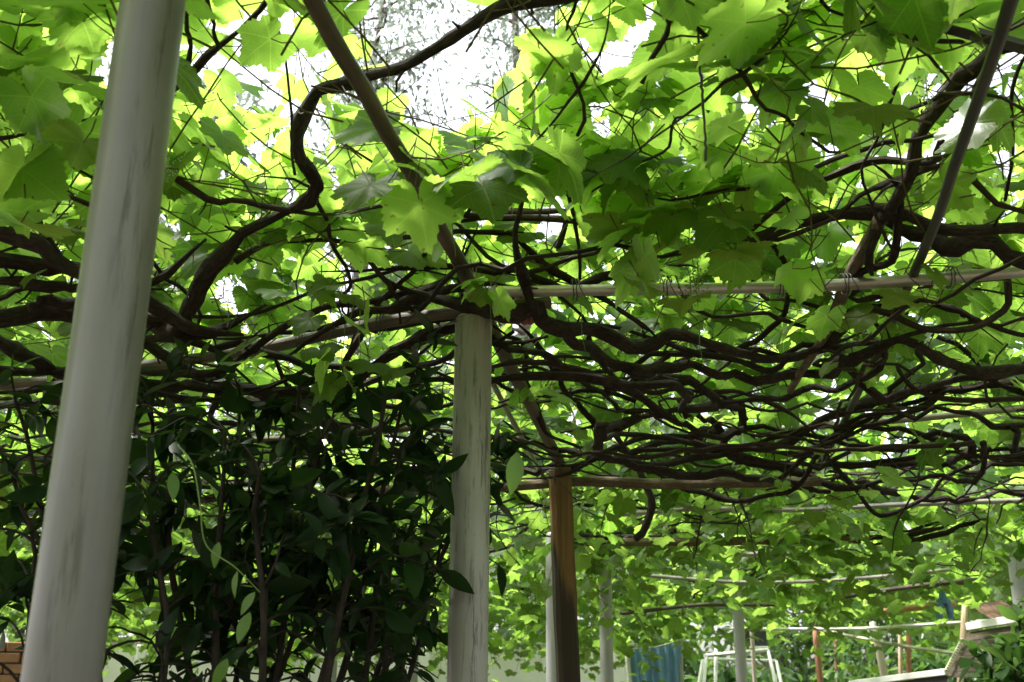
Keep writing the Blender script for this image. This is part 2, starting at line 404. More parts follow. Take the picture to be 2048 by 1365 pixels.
def stamp(mb, tmpls, pos, Rm, size, tint):
    """join many leaves into a buffer"""
    which = rng.integers(0, len(tmpls), len(pos))
    for k, (v, F, uv) in enumerate(tmpls):
        s = np.where(which == k)[0]
        if not len(s): continue
        P = np.einsum('nij,vj->nvi', Rm[s], v) * size[s][:, None, None] + pos[s][:, None]
        nv = len(v)
        FF = (F[None] + (np.arange(len(s)) * nv)[:, None, None]).reshape(-1, F.shape[1])
        mb.add(P.reshape(-1, 3), [FF], np.tile(uv, (len(s), 1)), np.repeat(tint[s], nv))

def basis(tip, nor):
    """rotation matrices with local Y = tip, local Z = normal (made orthogonal)"""
    y = tip / (np.linalg.norm(tip, axis=1)[:, None] + 1e-9)
    x = np.cross(y, nor); x /= np.linalg.norm(x, axis=1)[:, None] + 1e-9
    z = np.cross(x, y); return np.stack([x, y, z], -1)

# ------------------------------------------------------------------ the vines: one thing each, leaves belong to the nearest
VINES = [  # (key, x, y, label)
    ('S', -.45, 2.15, 'grape vine with thick rough bare arm bent in an S above the near grey post'),
    ('L', -1.35, 2.35, 'grape vine with dark knotted arms behind the upper half of the leaning grey post'),
    ('R', 1.05, 2.15, 'grape vine with dark thick arm running down beside the thin dark rail'),
    ('C', .45, 2.9, 'grape vine with big drooping pale green leaves over the bare steel pipe'),
    ('B', .75, 3.9, 'grape vine with dark sagging bundle of arms just under the bare steel pipe'),
    ('M', -.75, 3.9, 'grape vine with tangled arms above the glossy dark bush'),
    ('N', -2.6, 4.6, 'grape vine spreading over the far side of the glossy dark bush'),
    ('Q', 2.3, 4.3, 'grape vine with looping dark arms around the thin pale second pipe'),
    ('T', .5, 6.0, 'grape vine with arms lying on the rough log beam of the wooden post'),
    ('U', 3.0, 7.2, 'grape vine with drooping leafy shoots beside the far grey post near the shed'),
    ('W', -2.2, 8.0, 'grape vine behind the bush above the white yard wall'),
    ('X', .8, 9.6, 'grape vine with leaves hanging round the slim grey post beyond the wooden post'),
    ('Y', 3.6, 11.2, 'grape vine hanging in front of the clothes pole and garden'),
    ('Z', -1.4, 13.4, 'grape vine at the far edge with leaves hanging before the white wall'),
]
VX = np.array([v[1:3] for v in VINES]); VKEY = [v[0] for v in VINES]
vine = {}
for k, x, y, lab in VINES: vine[k] = empty('grape_vine', (x, y, 2.5), lab, 'vine', 'grape vines on the arbour')
def owner(p): return int(np.argmin(((VX - np.asarray(p)[:2]) ** 2).sum(1)))

def wiggle(P, amp):
    n = len(P); k = max(3, n // 4); w = np.zeros((n, 3))
    q = rng.normal(0, 1, (k + 2, 3)); w = catmull(q, n); f = np.sin(np.linspace(0, np.pi, n))[:, None] ** .3
    return P + w * amp * f

def arm(mbk, pts, mode, a0, a1, r0, r1, stubs=True, wig=1.0):
    """a woody arm drawn through photograph points; mode z: on heights a0..a1, mode d: at depths a0..a1"""
    n = len(pts); W = []
    for i, (x, y) in enumerate(pts):
        t = i / (n - 1); a = a0 + (a1 - a0) * t
        W.append(H(x, y, a) if mode == 'z' else D(x, y, a))
    W = np.array(W); L = np.linalg.norm(np.diff(W, axis=0), axis=1).sum()
    m = max(8, int(L / .035)); P = wiggle(catmull(W, m), min(r0, r1) * .55 * wig)
    P = P + catmull(rng.normal(0, 1, (m // 2 + 2, 3)), m) * min(r0, r1) * .32
    r = np.linspace(r0, r1, m) * (.84 if mbk not in 'S' else 1)
    def tail(P, r):                    # grow on past the drawn end, thinning, upwards into the leaves
        d = P[-1] - P[-4]; d /= np.linalg.norm(d)
        if d[2] < -.45: return P, r
        k = int(rng.uniform(4, 8) if P[-1][1] < 3 else rng.uniform(7, 13)); Q = [P[-1]]; bend = rng.normal(0, .10, 3)
        for _ in range(k):
            d = d + bend + rng.normal(0, .10, 3) + np.array([0, 0, (2.68 - Q[-1][2]) * .5]); d /= np.linalg.norm(d); Q.append(Q[-1] + d * .045)
        return np.vstack([P, Q[1:]]), np.concatenate([r, r[-1] * np.linspace(.9, .22, k)])
    def outside(q): return q[0] < 0 or q[0] > 2048 or q[1] < 0
    if not outside(pts[-1]): P, r = tail(P, r)
    if not outside(pts[0]): P, r = tail(P[::-1], r[::-1])
    woody(mbk, P, r, stubs); return P

PARTS = {k: [] for k in VKEY}
ARMS = []
def woody(k, P, r, stubs=True, kind=None):
    mb = MB(); big = r.max() > .0095
    sides = 9 if r.max() > .014 else (7 if big else 5)
    # nodes swell a little
    nodes = np.clip(1 + .16 * catmull(rng.normal(0, 1, (max(3, len(P) // 7) + 2, 1)), len(P))[:, 0], .65, 1.4)
    for _ in range(len(P) // 11): nodes = nodes + rng.uniform(.15, .55) * np.exp(-((np.arange(len(P)) - rng.uniform(0, len(P))) / rng.uniform(.7, 1.6)) ** 2)
    tube(mb, P, r * nodes, sides, .24 if big else .14)
    if stubs:
        T, A, B = frames(P)
        for i in range(2, len(P) - 2):
            if rng.random() < (.24 if big else .16):
                a = rng.uniform(0, 6.28); d = A[i] * math.cos(a) + B[i] * math.sin(a) + T[i] * rng.normal(0, .5)
                L = r[i] + abs(rng.normal(0, .026)) + .006; e = P[i] + d * L
                tube(mb, np.array([P[i], P[i] + d * L * .6 + rng.normal(0, .003, 3), e]), np.array([.4, .3, .22]) * min(r[i], .012), 5, .15)
            for _ in range(2 if big else 0):      # shreds of loose bark
                a = rng.uniform(0, 6.28); d = A[i] * math.cos(a) + B[i] * math.sin(a)
                p0 = P[i] + d * r[i] * .9; e = p0 + d * rng.uniform(.002, .011) + T[i] * rng.normal(0, .014)
                tube(mb, np.array([p0, e]), np.array([.0016, .0005]), 3, 0, False)
    PARTS[k].append(('vine_arm' if big else 'cane', mb, M['bark'] if big else M['cane']))
    ARMS.append((k, P, r))

# hand-drawn arms --------------------------------------------------
arm('S', [(1230, -30), (1100, 2), (1000, 30), (900, 78), (820, 125), (740, 152), (655, 178), (612, 205), (598, 290), (622, 350), (632, 390), (590, 412), (530, 435), (455, 490), (405, 555), (385, 610), (350, 665), (300, 640)], 'd', 1.95, 2.95, .0145, .020)
arm('S', [(545, -20), (520, 20), (440, 95), (390, 140), (358, 175)], 'd', 1.9, 2.1, .0085, .006)
arm('S', [(412, -20), (425, 40), (440, 95)], 'd', 1.9, 1.95, .005, .005)
arm('S', [(375, 60), (378, 120), (362, 175)], 'd', 2.0, 2.1, .006, .006)
arm('S', [(340, 350), (420, 400), (480, 400), (560, 420)], 'd', 2.5, 2.6, .006, .009)
arm('S', [(470, 520), (540, 488), (640, 478), (720, 495), (800, 520)], 'd', 2.8, 3.1, .008, .006)
arm('S', [(630, 390), (660, 470), (700, 560), (680, 600)], 'd', 2.6, 3.2, .006, .006)
arm('S', [(570, 120), (580, 200), (585, 290), (590, 350)], 'd', 2.3, 2.4, .0035, .0035)
arm('L', [(-60, 30), (20, 72), (60, 130), (85, 200), (108, 265), (95, 310), (72, 340), (68, 390), (10, 405), (-50, 400)], 'd', 2.15, 2.3, .0125, .016)
arm('L', [(-40, 280), (30, 275), (100, 262)], 'd', 2.2, 2.22, .005, .005)
arm('L', [(-40, 310), (40, 355), (120, 390), (180, 410)], 'd', 2.2, 2.4, .006, .006)
arm('L', [(-40, 330), (20, 400), (60, 430), (90, 480), (130, 540)], 'd', 2.3, 2.6, .011, .011)
arm('L', [(128, 262), (130, 320), (175, 350)], 'd', 2.2, 2.3, .005, .004)
arm('L', [(-60, 515), (40, 530), (140, 555), (240, 570), (330, 620)], 'd', 2.45, 2.8, .027, .022)
arm('L', [(-60, 560), (60, 560), (150, 580)], 'd', 2.5, 2.6, .013, .012)
arm('L', [(-60, 630), (40, 636), (150, 640), (280, 645), (360, 655)], 'd', 2.6, 2.95, .023, .021)
arm('L', [(60, 618), (90, 605), (150, 595), (240, 590)], 'd', 2.6, 2.7, .015, .014)
arm('L', [(-60, 620), (0, 600), (40, 580), (100, 585)], 'd', 2.55, 2.6, .009, .009)
arm('L', [(-60, 640), (10, 690), (70, 725), (150, 750), (280, 770), (420, 780)], 'd', 2.8, 3.3, .02, .016)
arm('L', [(-60, 740), (60, 745), (150, 745), (300, 780)], 'd', 2.9, 3.2, .012, .012)
arm('L', [(-60, 420), (20, 470), (100, 520)], 'd', 2.3, 2.4, .018, .016)
SBR = len(ARMS)
POLE_LINE = np.array([H(612 + (800 - 612) * t, -20 + 330 * t, 2.665) for t in np.linspace(0, 1, 24)])
arm('R', [(2080, 85), (2010, 95), (1965, 115), (1930, 160), (1880, 225), (1830, 300), (1800, 360), (1775, 420), (1762, 450)], 'd', 2.1, 2.65, .019, .023)
arm('R', [(1420, 495), (1500, 480), (1600, 450), (1700, 428), (1800, 435), (1900, 455), (2080, 462)], 'd', 2.75, 2.6, .015, .024)
arm('R', [(1975, 130), (1945, 200), (1905, 255), (1885, 305), (1860, 320), (1760, 315), (1660, 350), (1590, 390), (1480, 480)], 'd', 2.2, 2.75, .0095, .0095)
arm('R', [(1480, 378), (1560, 362), (1640, 325), (1740, 290), (1830, 282)], 'd', 2.5, 2.4, .008, .007)
arm('R', [(1640, -20), (1660, 18), (1760, 58), (1815, 72), (1880, 82), (1960, 84)], 'd', 1.85, 2.0, .005, .006)
arm('R', [(1815, 72), (1850, 110), (1890, 150)], 'd', 1.95, 2.1, .005, .004)
arm('R', [(1320, -30), (1370, 30), (1420, 80), (1482, 150), (1520, 205), (1565, 222), (1600, 260), (1640, 292)], 'd', 1.8, 2.2, .006, .005)
arm('R', [(1482, 150), (1440, 172), (1390, 215), (1345, 250)], 'd', 1.95, 2.1, .005, .003)
arm('R', [(1305, -20), (1335, 40), (1330, 85), (1300, 130), (1282, 165)], 'd', 1.9, 2.0, .006, .006)
arm('R', [(1485, 340), (1495, 400), (1492, 470), (1498, 540), (1520, 590)], 'd', 2.6, 3.1, .008, .007)
arm('R', [(2060, 100), (2030, 180), (2028, 300), (2010, 400)], 'd', 2.2, 2.6, .006, .006)
arm('R', [(1760, 450), (1740, 400), (1720, 340), (1760, 270), (1785, 190)], 'd', 2.6, 2.3, .006, .006)
arm('R', [(1720, 230), (1765, 225), (1830, 210), (1880, 190)], 'd', 2.4, 2.2, .009, .009)
arm('R', [(1590, 470), (1650, 445), (1710, 405), (1760, 370), (1800, 360)], 'd', 2.7, 2.6, .01, .01)
arm('R', [(1800, 440), (1780, 520), (1700, 560), (1600, 570)], 'd', 2.65, 3.1, .012, .012)
arm('R', [(1830, 350), (1880, 335), (1940, 360), (2000, 400), (2080, 430)], 'd', 2.5, 2.5, .008, .008)
arm('R', [(1860, 470), (1950, 500), (2080, 520)], 'd', 2.8, 2.7, .026, .024)
arm('C', [(860, 418), (930, 425), (1020, 432), (1120, 432), (1195, 442)], 'd', 2.95, 2.95, .011, .011)
arm('C', [(930, 440), (1020, 424), (1100, 420), (1170, 428)], 'd', 2.97, 2.97, .008, .008)
arm('C', [(870, 470), (935, 465), (1000, 475), (1050, 500), (1100, 530), (1150, 565)], 'd', 2.95, 3.1, .0115, .012)
arm('C', [(920, 455), (980, 510), (1040, 540), (1090, 535), (1130, 520), (1190, 505)], 'd', 3.0, 3.0, .008, .008)
arm('C', [(985, 545), (1060, 556), (1130, 572), (1210, 555)], 'd', 3.05, 3.05, .014, .017)
arm('C', [(830, 400), (860, 440), (845, 520), (800, 570), (760, 600)], 'd', 2.9, 3.2, .009, .009)
arm('C', [(1160, 560), (1160, 500), (1150, 440), (1130, 370)], 'd', 3.0, 2.7, .006, .006)
arm('C', [(1148, 20), (1130, 60), (1135, 120), (1160, 180), (1175, 230), (1155, 270)], 'd', 2.1, 2.3, .0045, .004)
arm('C', [(1170, 160), (1060, 300), (1010, 345), (930, 430)], 'd', 2.2, 2.9, .0045, .005)
arm('C', [(1195, 375), (1260, 340), (1330, 300), (1345, 250)], 'd', 2.6, 2.2, .004, .004)
arm('B', [(985, 628), (1060, 625), (1110, 640), (1160, 668), (1240, 688), (1330, 692), (1420, 690), (1520, 722)], 'z', 2.55, 2.5, .026, .02)
arm('B', [(1090, 640), (1160, 690), (1250, 740), (1350, 735), (1450, 748), (1540, 760), (1640, 752), (1730, 705), (1800, 690), (1900, 720), (2080, 742)], 'z', 2.52, 2.5, .02, .02)
arm('B', [(1020, 700), (1100, 718), (1190, 780), (1245, 822), (1320, 826), (1400, 812)], 'z', 2.55, 2.6, .013, .011)
arm('B', [(1050, 730), (1055, 800), (1090, 862), (1150, 892), (1200, 910)], 'd', 4.1, 4.8, .012, .010)
arm('B', [(1108, 735), (1150, 805), (1185, 850), (1260, 872), (1380, 870)], 'd', 4.0, 4.8, .013, .012)
arm('B', [(1180, 690), (1230, 760), (1290, 785), (1400, 780), (1520, 795)], 'z', 2.55, 2.6, .011, .011)
arm('B', [(1340, 690), (1450, 715), (1540, 735), (1600, 705), (1680, 655), (1760, 612), (1830, 592), (1920, 625)], 'd', 3.6, 3.2, .014, .012)
arm('B', [(1580, 570), (1560, 640), (1500, 690), (1440, 700)], 'd', 3.2, 3.6, .011, .012)
arm('B', [(1480, 632), (1540, 625), (1565, 640)], 'd', 3.3, 3.3, .008, .008)
arm('B', [(1720, 575), (1700, 600), (1760, 590), (1820, 575)], 'd', 3.1, 3.1, .011, .01)
arm('B', [(2010, 540), (2015, 600), (1990, 640), (1930, 662), (1850, 655), (1770, 622), (1690, 625)], 'd', 3.0, 3.2, .011, .010)
arm('B', [(1240, 840), (1380, 815), (1500, 800), (1590, 785), (1680, 770), (1760, 740)], 'z', 2.55, 2.55, .012, .012)
arm('B', [(990, 730), (1060, 725), (1140, 740), (1240, 760)], 'z', 2.55, 2.55, .01, .01)
arm('B', [(990, 690), (1050, 700), (1120, 712), (1220, 725)], 'z', 2.57, 2.57, .009, .009)
arm('B', [(1090, 860), (1070, 800), (1050, 760), (1000, 745)], 'd', 4.4, 4.2, .009, .009)
arm('M', [(985, 625), (905, 650), (800, 705), (710, 765), (640, 800), (560, 790), (470, 770), (380, 745), (300, 690)], 'd', 3.3, 3.4, .023, .02)
arm('M', [(300, 745), (420, 742), (500, 695), (600, 640), (700, 610), (790, 590), (840, 590)], 'd', 3.3, 3.2, .012, .014)
arm('M', [(380, 632), (470, 632), (560, 610), (640, 580), (740, 555)], 'd', 3.1, 3.1, .006, .006)
arm('M', [(170, 760), (350, 770), (480, 785), (600, 830), (720, 878), (830, 915)], 'z', 2.5, 2.5, .02, .018)
arm('M', [(-40, 815), (150, 805), (320, 800), (500, 805), (700, 770), (900, 710)], 'z', 2.52, 2.55, .016, .016)
arm('M', [(440, 750), (440, 790), (420, 840), (480, 850)], 'd', 3.4, 3.7, .012, .01)
arm('M', [(730, 620), (790, 615), (840, 605), (900, 580)], 'd', 3.15, 3.1, .019, .017)
arm('M', [(780, 570), (800, 600), (830, 620)], 'd', 3.1, 3.15, .009, .010)
arm('M', [(640, 660), (720, 640), (780, 660), (860, 640)], 'd', 3.3, 3.3, .010, .010)
arm('M', [(590, 790), (640, 830), (680, 870), (740, 860)], 'd', 3.7, 4.2, .014, .012)
arm('T', [(1200, 912), (1300, 872), (1400, 886), (1550, 888), (1700, 820), (1800, 795), (1920, 775), (2080, 770)], 'd', 4.8, 4.2, .017, .016)
arm('T', [(1120, 900), (1220, 920), (1320, 930), (1450, 910), (1560, 885), (1660, 830), (1760, 800)], 'd', 5.0, 4.5, .016, .014)
arm('T', [(1290, 960), (1300, 1010), (1275, 1080)], 'd', 5.3, 5.2, .020, .016)
arm('T', [(1640, 930), (1760, 920), (1900, 905), (2080, 900)], 'd', 5.2, 5.0, .012, .012)
arm('T', [(1380, 980), (1480, 1000), (1570, 985), (1620, 930), (1660, 890)], 'd', 5.4, 5.0, .014, .014)
arm('T', [(1660, 920), (1720, 990), (1760, 1030), (1850, 1000), (1890, 950), (1940, 930)], 'd', 5.4, 5.2, .012, .012)
arm('Q', [(1700, 740), (1760, 790), (1850, 780), (1960, 760), (2080, 730)], 'd', 3.9, 3.9, .018, .018)
arm('Q', [(1780, 690), (1790, 730), (1830, 770), (1920, 800), (2080, 800)], 'd', 3.8, 4.0, .011, .011)
arm('Q', [(1630, 900), (1720, 860), (1800, 830), (1880, 790), (1960, 770)], 'd', 4.6, 4.2, .014, .014)
arm('Q', [(1560, 960), (1640, 890), (1740, 840), (1850, 800)], 'd', 4.9, 4.4, .013, .013)
arm('U', [(1930, 700), (1990, 760), (2080, 800)], 'd', 4.0, 4.2, .012, .012)

# procedural arms further over the arbour ------------------------------
def inarea(x, y): return -2.5 < y < 16.5 and abs(x) < .52 * max(y, 0) + 4.5
cnt = 0
while cnt < 165:
    y = rng.uniform(3.7, 15.5) if rng.random() > .3 else rng.uniform(3.7, 6.5)
    x = rng.uniform(-.5 * y - 1, .5 * y + 1)
    L = rng.uniform(1.2, 3.6); a = rng.normal(0, .45) + (np.pi if rng.random() < .5 else 0) + (rng.random() < .18) * 1.4
    m = max(10, int(L / (.05 + .006 * y))); st = L / m
    P = [np.array([x, y, 2.5 + rng.normal(.03, .05)])]; da = 0
    for _ in range(m):
        da = da * .7 + rng.normal(0, .16); a += da * .55 + (rng.random() < .07) * rng.normal(0, .8)
        P.append(P[-1] + st * np.array([math.cos(a), math.sin(a), rng.normal(0, .22) + (2.53 - P[-1][2]) * .45]))
    P = np.array(P); P = P + catmull(rng.normal(0, 1, (len(P) // 2 + 2, 3)), len(P)) * .006
    r0 = rng.choice([.006, .008, .011, .015, .019], p=[.36, .32, .18, .09, .05]); r = np.linspace(r0, r0 * rng.uniform(.45, .8), len(P))
    woody(VKEY[owner(P[len(P) // 2])], P, r, y < 9); cnt += 1

for _ in range(100):
    y = rng.uniform(4.5, 13); x = rng.uniform(-.48 * y, .5 * y); L = rng.uniform(.2, .6); a = rng.uniform(0, 6.28); m = 10
    d = np.array([math.cos(a), math.sin(a) * .6, -rng.uniform(.1, 1.2)]); P = [np.array([x, y, rng.uniform(2.42, 2.6)])]
    for _ in range(m):
        d = d / np.linalg.norm(d) + rng.normal(0, .22, 3) + [0, 0, .05]; P.append(P[-1] + d / np.linalg.norm(d) * L / m)
    P = np.array(P); r0 = rng.uniform(.0035, .0075); woody(VKEY[owner(P[0])], P, np.linspace(r0, r0 * .4, len(P)), True)

# ------------------------------------------------------------------ shoots and leaves
gaps = [(870, 120, 105, 115), (800, 50, 95, 75), (930, 20, 130, 60), (990, 110, 40, 60), (70, 30, 24, 30), (1190, 275, 36, 34), (560, 30, 30, 28), (850, 210, 70, 50), (1560, 230, 40, 30), (1240, 110, 40, 40), (120, 215, 28, 20), (700, 20, 30, 30), (1010, 640, 50, 30)]
BARE = []                              # stretches of arm that no leaf hangs in front of
def in_gap(P):
    """true for leaves that would close a sky opening or cover a bare arm as one stands at the near post"""
    m = np.zeros(len(P), bool); P = P + LT / np.linalg.norm(LT, axis=1)[:, None] * LS[:, None] * .15; x, y, z = proj(P); dd = np.linalg.norm(P - EYE, axis=1); ok = z > .2
    for cx, cy_, ax, ay in gaps: m |= ok & (dd < 4) & (((x - cx) / ax) ** 2 + ((y - cy_) / ay) ** 2 < 1)
    for Q in BARE:
        qx, qy, qz = proj(Q); qd = np.linalg.norm(Q - EYE, axis=1)
        for a, b, c in zip(qx[::2], qy[::2], qd[::2]): m |= ok & (dd < c + .04) & (np.hypot(x - a, y - b) < 98) & (rng.random(len(P)) < .7)
    return m

LP, LT, LN, LS = [], [], [], []       # leaf position, tip, normal, size
SH = {k: MB() for k in VKEY}          # thin shoots and leaf stalks
def shoot(p0, d0, L, up, r0, size, sag=0., k=None, node=.085):
    m = max(4, int(L / node)); st = L / m
    d = d0 / np.linalg.norm(d0); P = [p0]
    for _ in range(m):
        d = d + np.array([0, 0, up - sag]) * .25 + rng.normal(0, .20, 3); d /= np.linalg.norm(d)
        P.append(P[-1] + d * st)
    P = np.array(P); k = k or VKEY[owner(P[0])]
    if P[0][1] < 4:
        gx_, gy_, gz_ = proj(P)
        if any((((gx_ - q[0]) / q[2]) ** 2 + ((gy_ - q[1]) / q[3]) ** 2 < 1.1).mean() > .2 for q in gaps[:4] + gaps[7:8]): return
    near = P[0][1] < 6
    inview = abs(P[0][0]) < .5 * P[0][1] + .6 and P[0][1] > .8
    if inview: tube(SH[k], P, np.linspace(r0, r0 * .45, len(P)), 5 if near else 3, .08, False)
    side = rng.choice([-1, 1])
    for i in range(1, len(P)):
        if rng.random() < .12: continue
        side = -side
        dd = P[i] - P[i - 1]; lat = np.cross(dd, [0, 0, 1.0]); ln = np.linalg.norm(lat)
        lat = lat / ln if ln > .01 else np.array([1.0, 0, 0])
        pd = lat * side * .8 + np.array([0, 0, rng.uniform(.2, .9) - sag]) + rng.normal(0, .3, 3); pd /= np.linalg.norm(pd)
        pl = rng.uniform(.05, .12); q = P[i] + pd * pl
        s = size * rng.uniform(.6, 1.2) * (1 - .45 * (i / len(P)) ** 2)
        nor = np.array([0, -.12, 1.0]) + rng.normal(0, .45, 3) * np.array([1, 1, .3])
        tip = pd * np.array([1, 1, 0]) + rng.normal(0, .45, 3) * np.array([1, 1, 0]) + np.array([0, 0, -rng.uniform(.1, .75)])
        LP.append(q); LT.append(tip); LN.append(nor); LS.append(s)
        if inview and P[0][1] < 8: tube(SH[k], np.array([P[i], (P[i] + q) / 2 + [0, 0, -.006], q]), np.array([.0022, .0015, .0014]), 3, 0, False)

# low density near (big leaves), dense further out
def spread(y0, y1, per_m2, size, Lr, upr, zr, sagp):
    area = 0; n = 0
    A = sum((.52 * max(y, 0) + 4.5) * 2 * .1 for y in np.arange(y0, y1, .1)); N = int(A * per_m2)
    for it in range(N):
        y = y0 + (y1 - y0) * ((it * .7548776662) % 1)
        if rng.random() > .25 + .75 * (.52 * max(y, 0) + 4.5) / (.52 * max(y1, 0) + 4.5): continue
        hw = .52 * max(y, 0) + 4.5; x = hw * (2 * ((it * .5698402910) % 1) - 1)
        if y > 5.2 and rng.random() > .12 + 1.0 * max(0, math.sin(1.9 * x + 1.3 * math.sin(1.1 * y)) * math.cos(2.1 * y + .9 * math.sin(1.4 * x)) + .35): continue
        a = rng.uniform(0, 6.28); sag = rng.random() < sagp
        d = np.array([math.cos(a), math.sin(a), -.15 if sag else rng.uniform(.0, .7)])
        shoot(np.array([x, y, rng.uniform(*zr)]), d, rng.uniform(*Lr), 0 if sag else rng.uniform(*upr), .0027, size, .35 if sag else 0)
spread(-9, 1.2, 4.5, .19, (.5, .9), (0, .5), (2.6, 2.8), .0)  # unseen canopy behind and beside the camera, extended to cut light
spread(1.2, 3.4, 45, .155, (.5, 1.0), (-.05, .55), (2.6, 2.88), .0)
spread(3.4, 5.5, 36, .155, (.5, .9), (-.05, .4), (2.62, 2.85), .02)
spread(5.5, 9.5, 54, .17, (.5, .9), (-.1, .35), (2.5, 2.75), .30)
spread(9.5, 16.5, 42, .185, (.5, .9), (-.1, .35), (2.45, 2.75), .34)

# shoots hanging down at the far edge
for _ in range(330):
    y = rng.uniform(10.5, 16.4); x = rng.uniform(-.42 * y, .16 * y) if rng.random() < .9 else rng.uniform(.16 * y, .5 * y)
    zz = rng.uniform(2.2, 2.55); a = rng.uniform(0, 6.28)
    shoot(np.array([x, y, zz]), np.array([math.cos(a) * .4, math.sin(a) * .4, -1.0]), rng.uniform(.3, .75), 0, .0035, .18, .8)
# leaf clusters that hang in view at particular spots
def cluster(pts, size, d, spreadn=.25, down=.5):
    for (px, py) in [(x + rng.normal(0, 26) * q, y + rng.normal(0, 22) * q) for q in ((0, 1) if size < .2 else (0,)) for x, y in pts]:
        p = D(px, py, d + rng.normal(0, .06))
        nor = np.array([rng.normal(0, .3), -.35 + rng.normal(0, .25), 1.0]); tip = np.array([rng.normal(0, .8), rng.normal(-.2, .5), -down + rng.normal(0, .2)])
        LP.append(p); LT.append(tip); LN.append(nor); LS.append(size * rng.uniform(.85, 1.15))
        k = VKEY[owner(p)]; e = p + np.array([rng.normal(0, .02), .05, .08]); tube(SH[k], np.array([e, (e + p) / 2 + [0, .01, .005], p]), np.array([.002, .0016, .0015]), 3, 0, False)
cluster([(850, 350), (740, 370), (690, 330), (930, 350), (1060, 360), (1090, 300), (1040, 330), (800, 330), (830, 370), (780, 340)], .16, 2.25)
cluster([(1260, 360), (1350, 350), (1430, 370), (1300, 420), (1390, 420), (1460, 440), (1240, 450), (1340, 480), (1420, 500), (1290, 510), (1270, 570), (1370, 600), (1470, 500)], .145, 2.5)
cluster([(450, 670), (490, 690), (700, 640), (730, 620), (680, 590), (660, 570), (640, 700), (660, 770), (740, 730)], .11, 2.75)
cluster([(970, 590), (950, 560), (1000, 600)], .09, 2.85)
cluster([(1560, 100), (1640, 130), (1440, 130), (1340, 120), (1500, 60)], .20, 1.95, down=.3)
cluster([(1180, 890), (1195, 880), (1840, 880), (1880, 890)], .12, 4.4)
cluster([(2010, 1085), (2040, 1075), (2030, 1105), (2055, 1095)], .17, 8.0)
cluster([(1470, 1160), (1490, 1172)], .17, 11.0)
cluster([(1205, 1122), (1220, 1110)], .17, 9.2)
cluster([(60, 330), (40, 200), (170, 170), (20, 120), (150, 260), (40, 450)], .17, 1.95)
cluster([(1620, 1080), (1680, 1110), (1720, 1060), (1760, 1120), (1650, 1150), (1700, 1170), (1790, 1080), (1830, 1130), (1740, 1180), (1600, 1120)], .15, 7.0)

LP = np.array(LP); LT = np.array(LT); LN = np.array(LN); LS = np.array(LS)
BARE += [ARMS[q][1] for q in (0, SBR)] + [POLE_LINE]
keep = ~in_gap(LP); LP, LT, LN, LS = LP[keep], LT[keep], LN[keep], LS[keep]
keep = np.linalg.norm(LP - EYE, axis=1) > .75; LP, LT, LN, LS = LP[keep], LT[keep], LN[keep], LS[keep]
# nothing grows through the posts
LR = basis(LT, LN); tint = rng.uniform(0, 1, len(LP))
px, py, pz = proj(LP); dist = np.linalg.norm(LP - EYE, axis=1)
vis = (pz > .2) & (px > -80) & (px < 2128) & (py > -80) & (py < 1420)
size_px = np.where(vis, LS * FPX / dist, 0)
own = np.argmin(((LP[:, None, :2] - VX[None]) ** 2).sum(-1), 1)
print('leaves', len(LP))

def leaf_object(idx, k, mesh, parent):
    o = bpy.data.objects.new('leaf', mesh); COL.objects.link(o); o.parent = parent
    Mx = Matrix([list(LR[idx][0]), list(LR[idx][1]), list(LR[idx][2])]).to_4x4()
    o.matrix_local = Matrix.Translation(Vector(LP[idx]) - parent.location) @ Mx @ Matrix.Scale(LS[idx], 4)
for vi, k in enumerate(VKEY):
    root = vine[k]
    for nm, mb, m in PARTS[k]: mb.build(nm, m, root)
    if SH[k].V:
        o = SH[k].build('shoots_and_stalks', M['shoot'], root); o['kind'] = 'stuff'
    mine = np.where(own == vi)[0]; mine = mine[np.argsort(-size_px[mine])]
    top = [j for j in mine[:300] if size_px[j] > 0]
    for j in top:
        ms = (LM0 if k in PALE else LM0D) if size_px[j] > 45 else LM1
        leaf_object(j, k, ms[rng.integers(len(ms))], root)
    rest = mine[len(top):]
    if len(rest):
        mb = MB()
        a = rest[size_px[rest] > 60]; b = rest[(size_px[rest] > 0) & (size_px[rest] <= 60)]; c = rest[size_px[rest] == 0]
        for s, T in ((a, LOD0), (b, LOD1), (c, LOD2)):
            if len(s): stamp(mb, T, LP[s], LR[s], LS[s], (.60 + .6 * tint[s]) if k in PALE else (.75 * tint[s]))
        o = mb.build('foliage', M['leaf'], root); o['kind'] = 'stuff'

# yellow-green tendrils hanging from the near shoots
def tendril(k, px, py, d, L):
    p = D(px, py, d); m = 14; P = [p]
    a = rng.uniform(0, 6)
    for i in range(m):
        t = i / m; P.append(P[-1] + np.array([math.sin(a + t * 5) * .25 * t + rng.normal(0, .1), rng.normal(0, .05), -1]) * L / m)
    mb = MB(); tube(mb, catmull(P, 20), np.linspace(.0015, .0008, 20), 4, 0, False)
    mb.build('tendril', M['tendril'], vine[k])
for a in [('C', 845, 400, 2.6, .12), ('C', 905, 420, 2.6, .13), ('C', 1025, 330, 2.5, .14), ('C', 1400, 640, 2.6, .1), ('S', 720, 620, 2.8, .15), ('C', 1385, 520, 2.5, .12),
          ('S', 690, 650, 2.9, .13), ('R', 1480, 300, 2.3, .12), ('B', 1160, 610, 3.1, .16), ('C', 980, 560, 2.9, .16)]: tendril(*a)
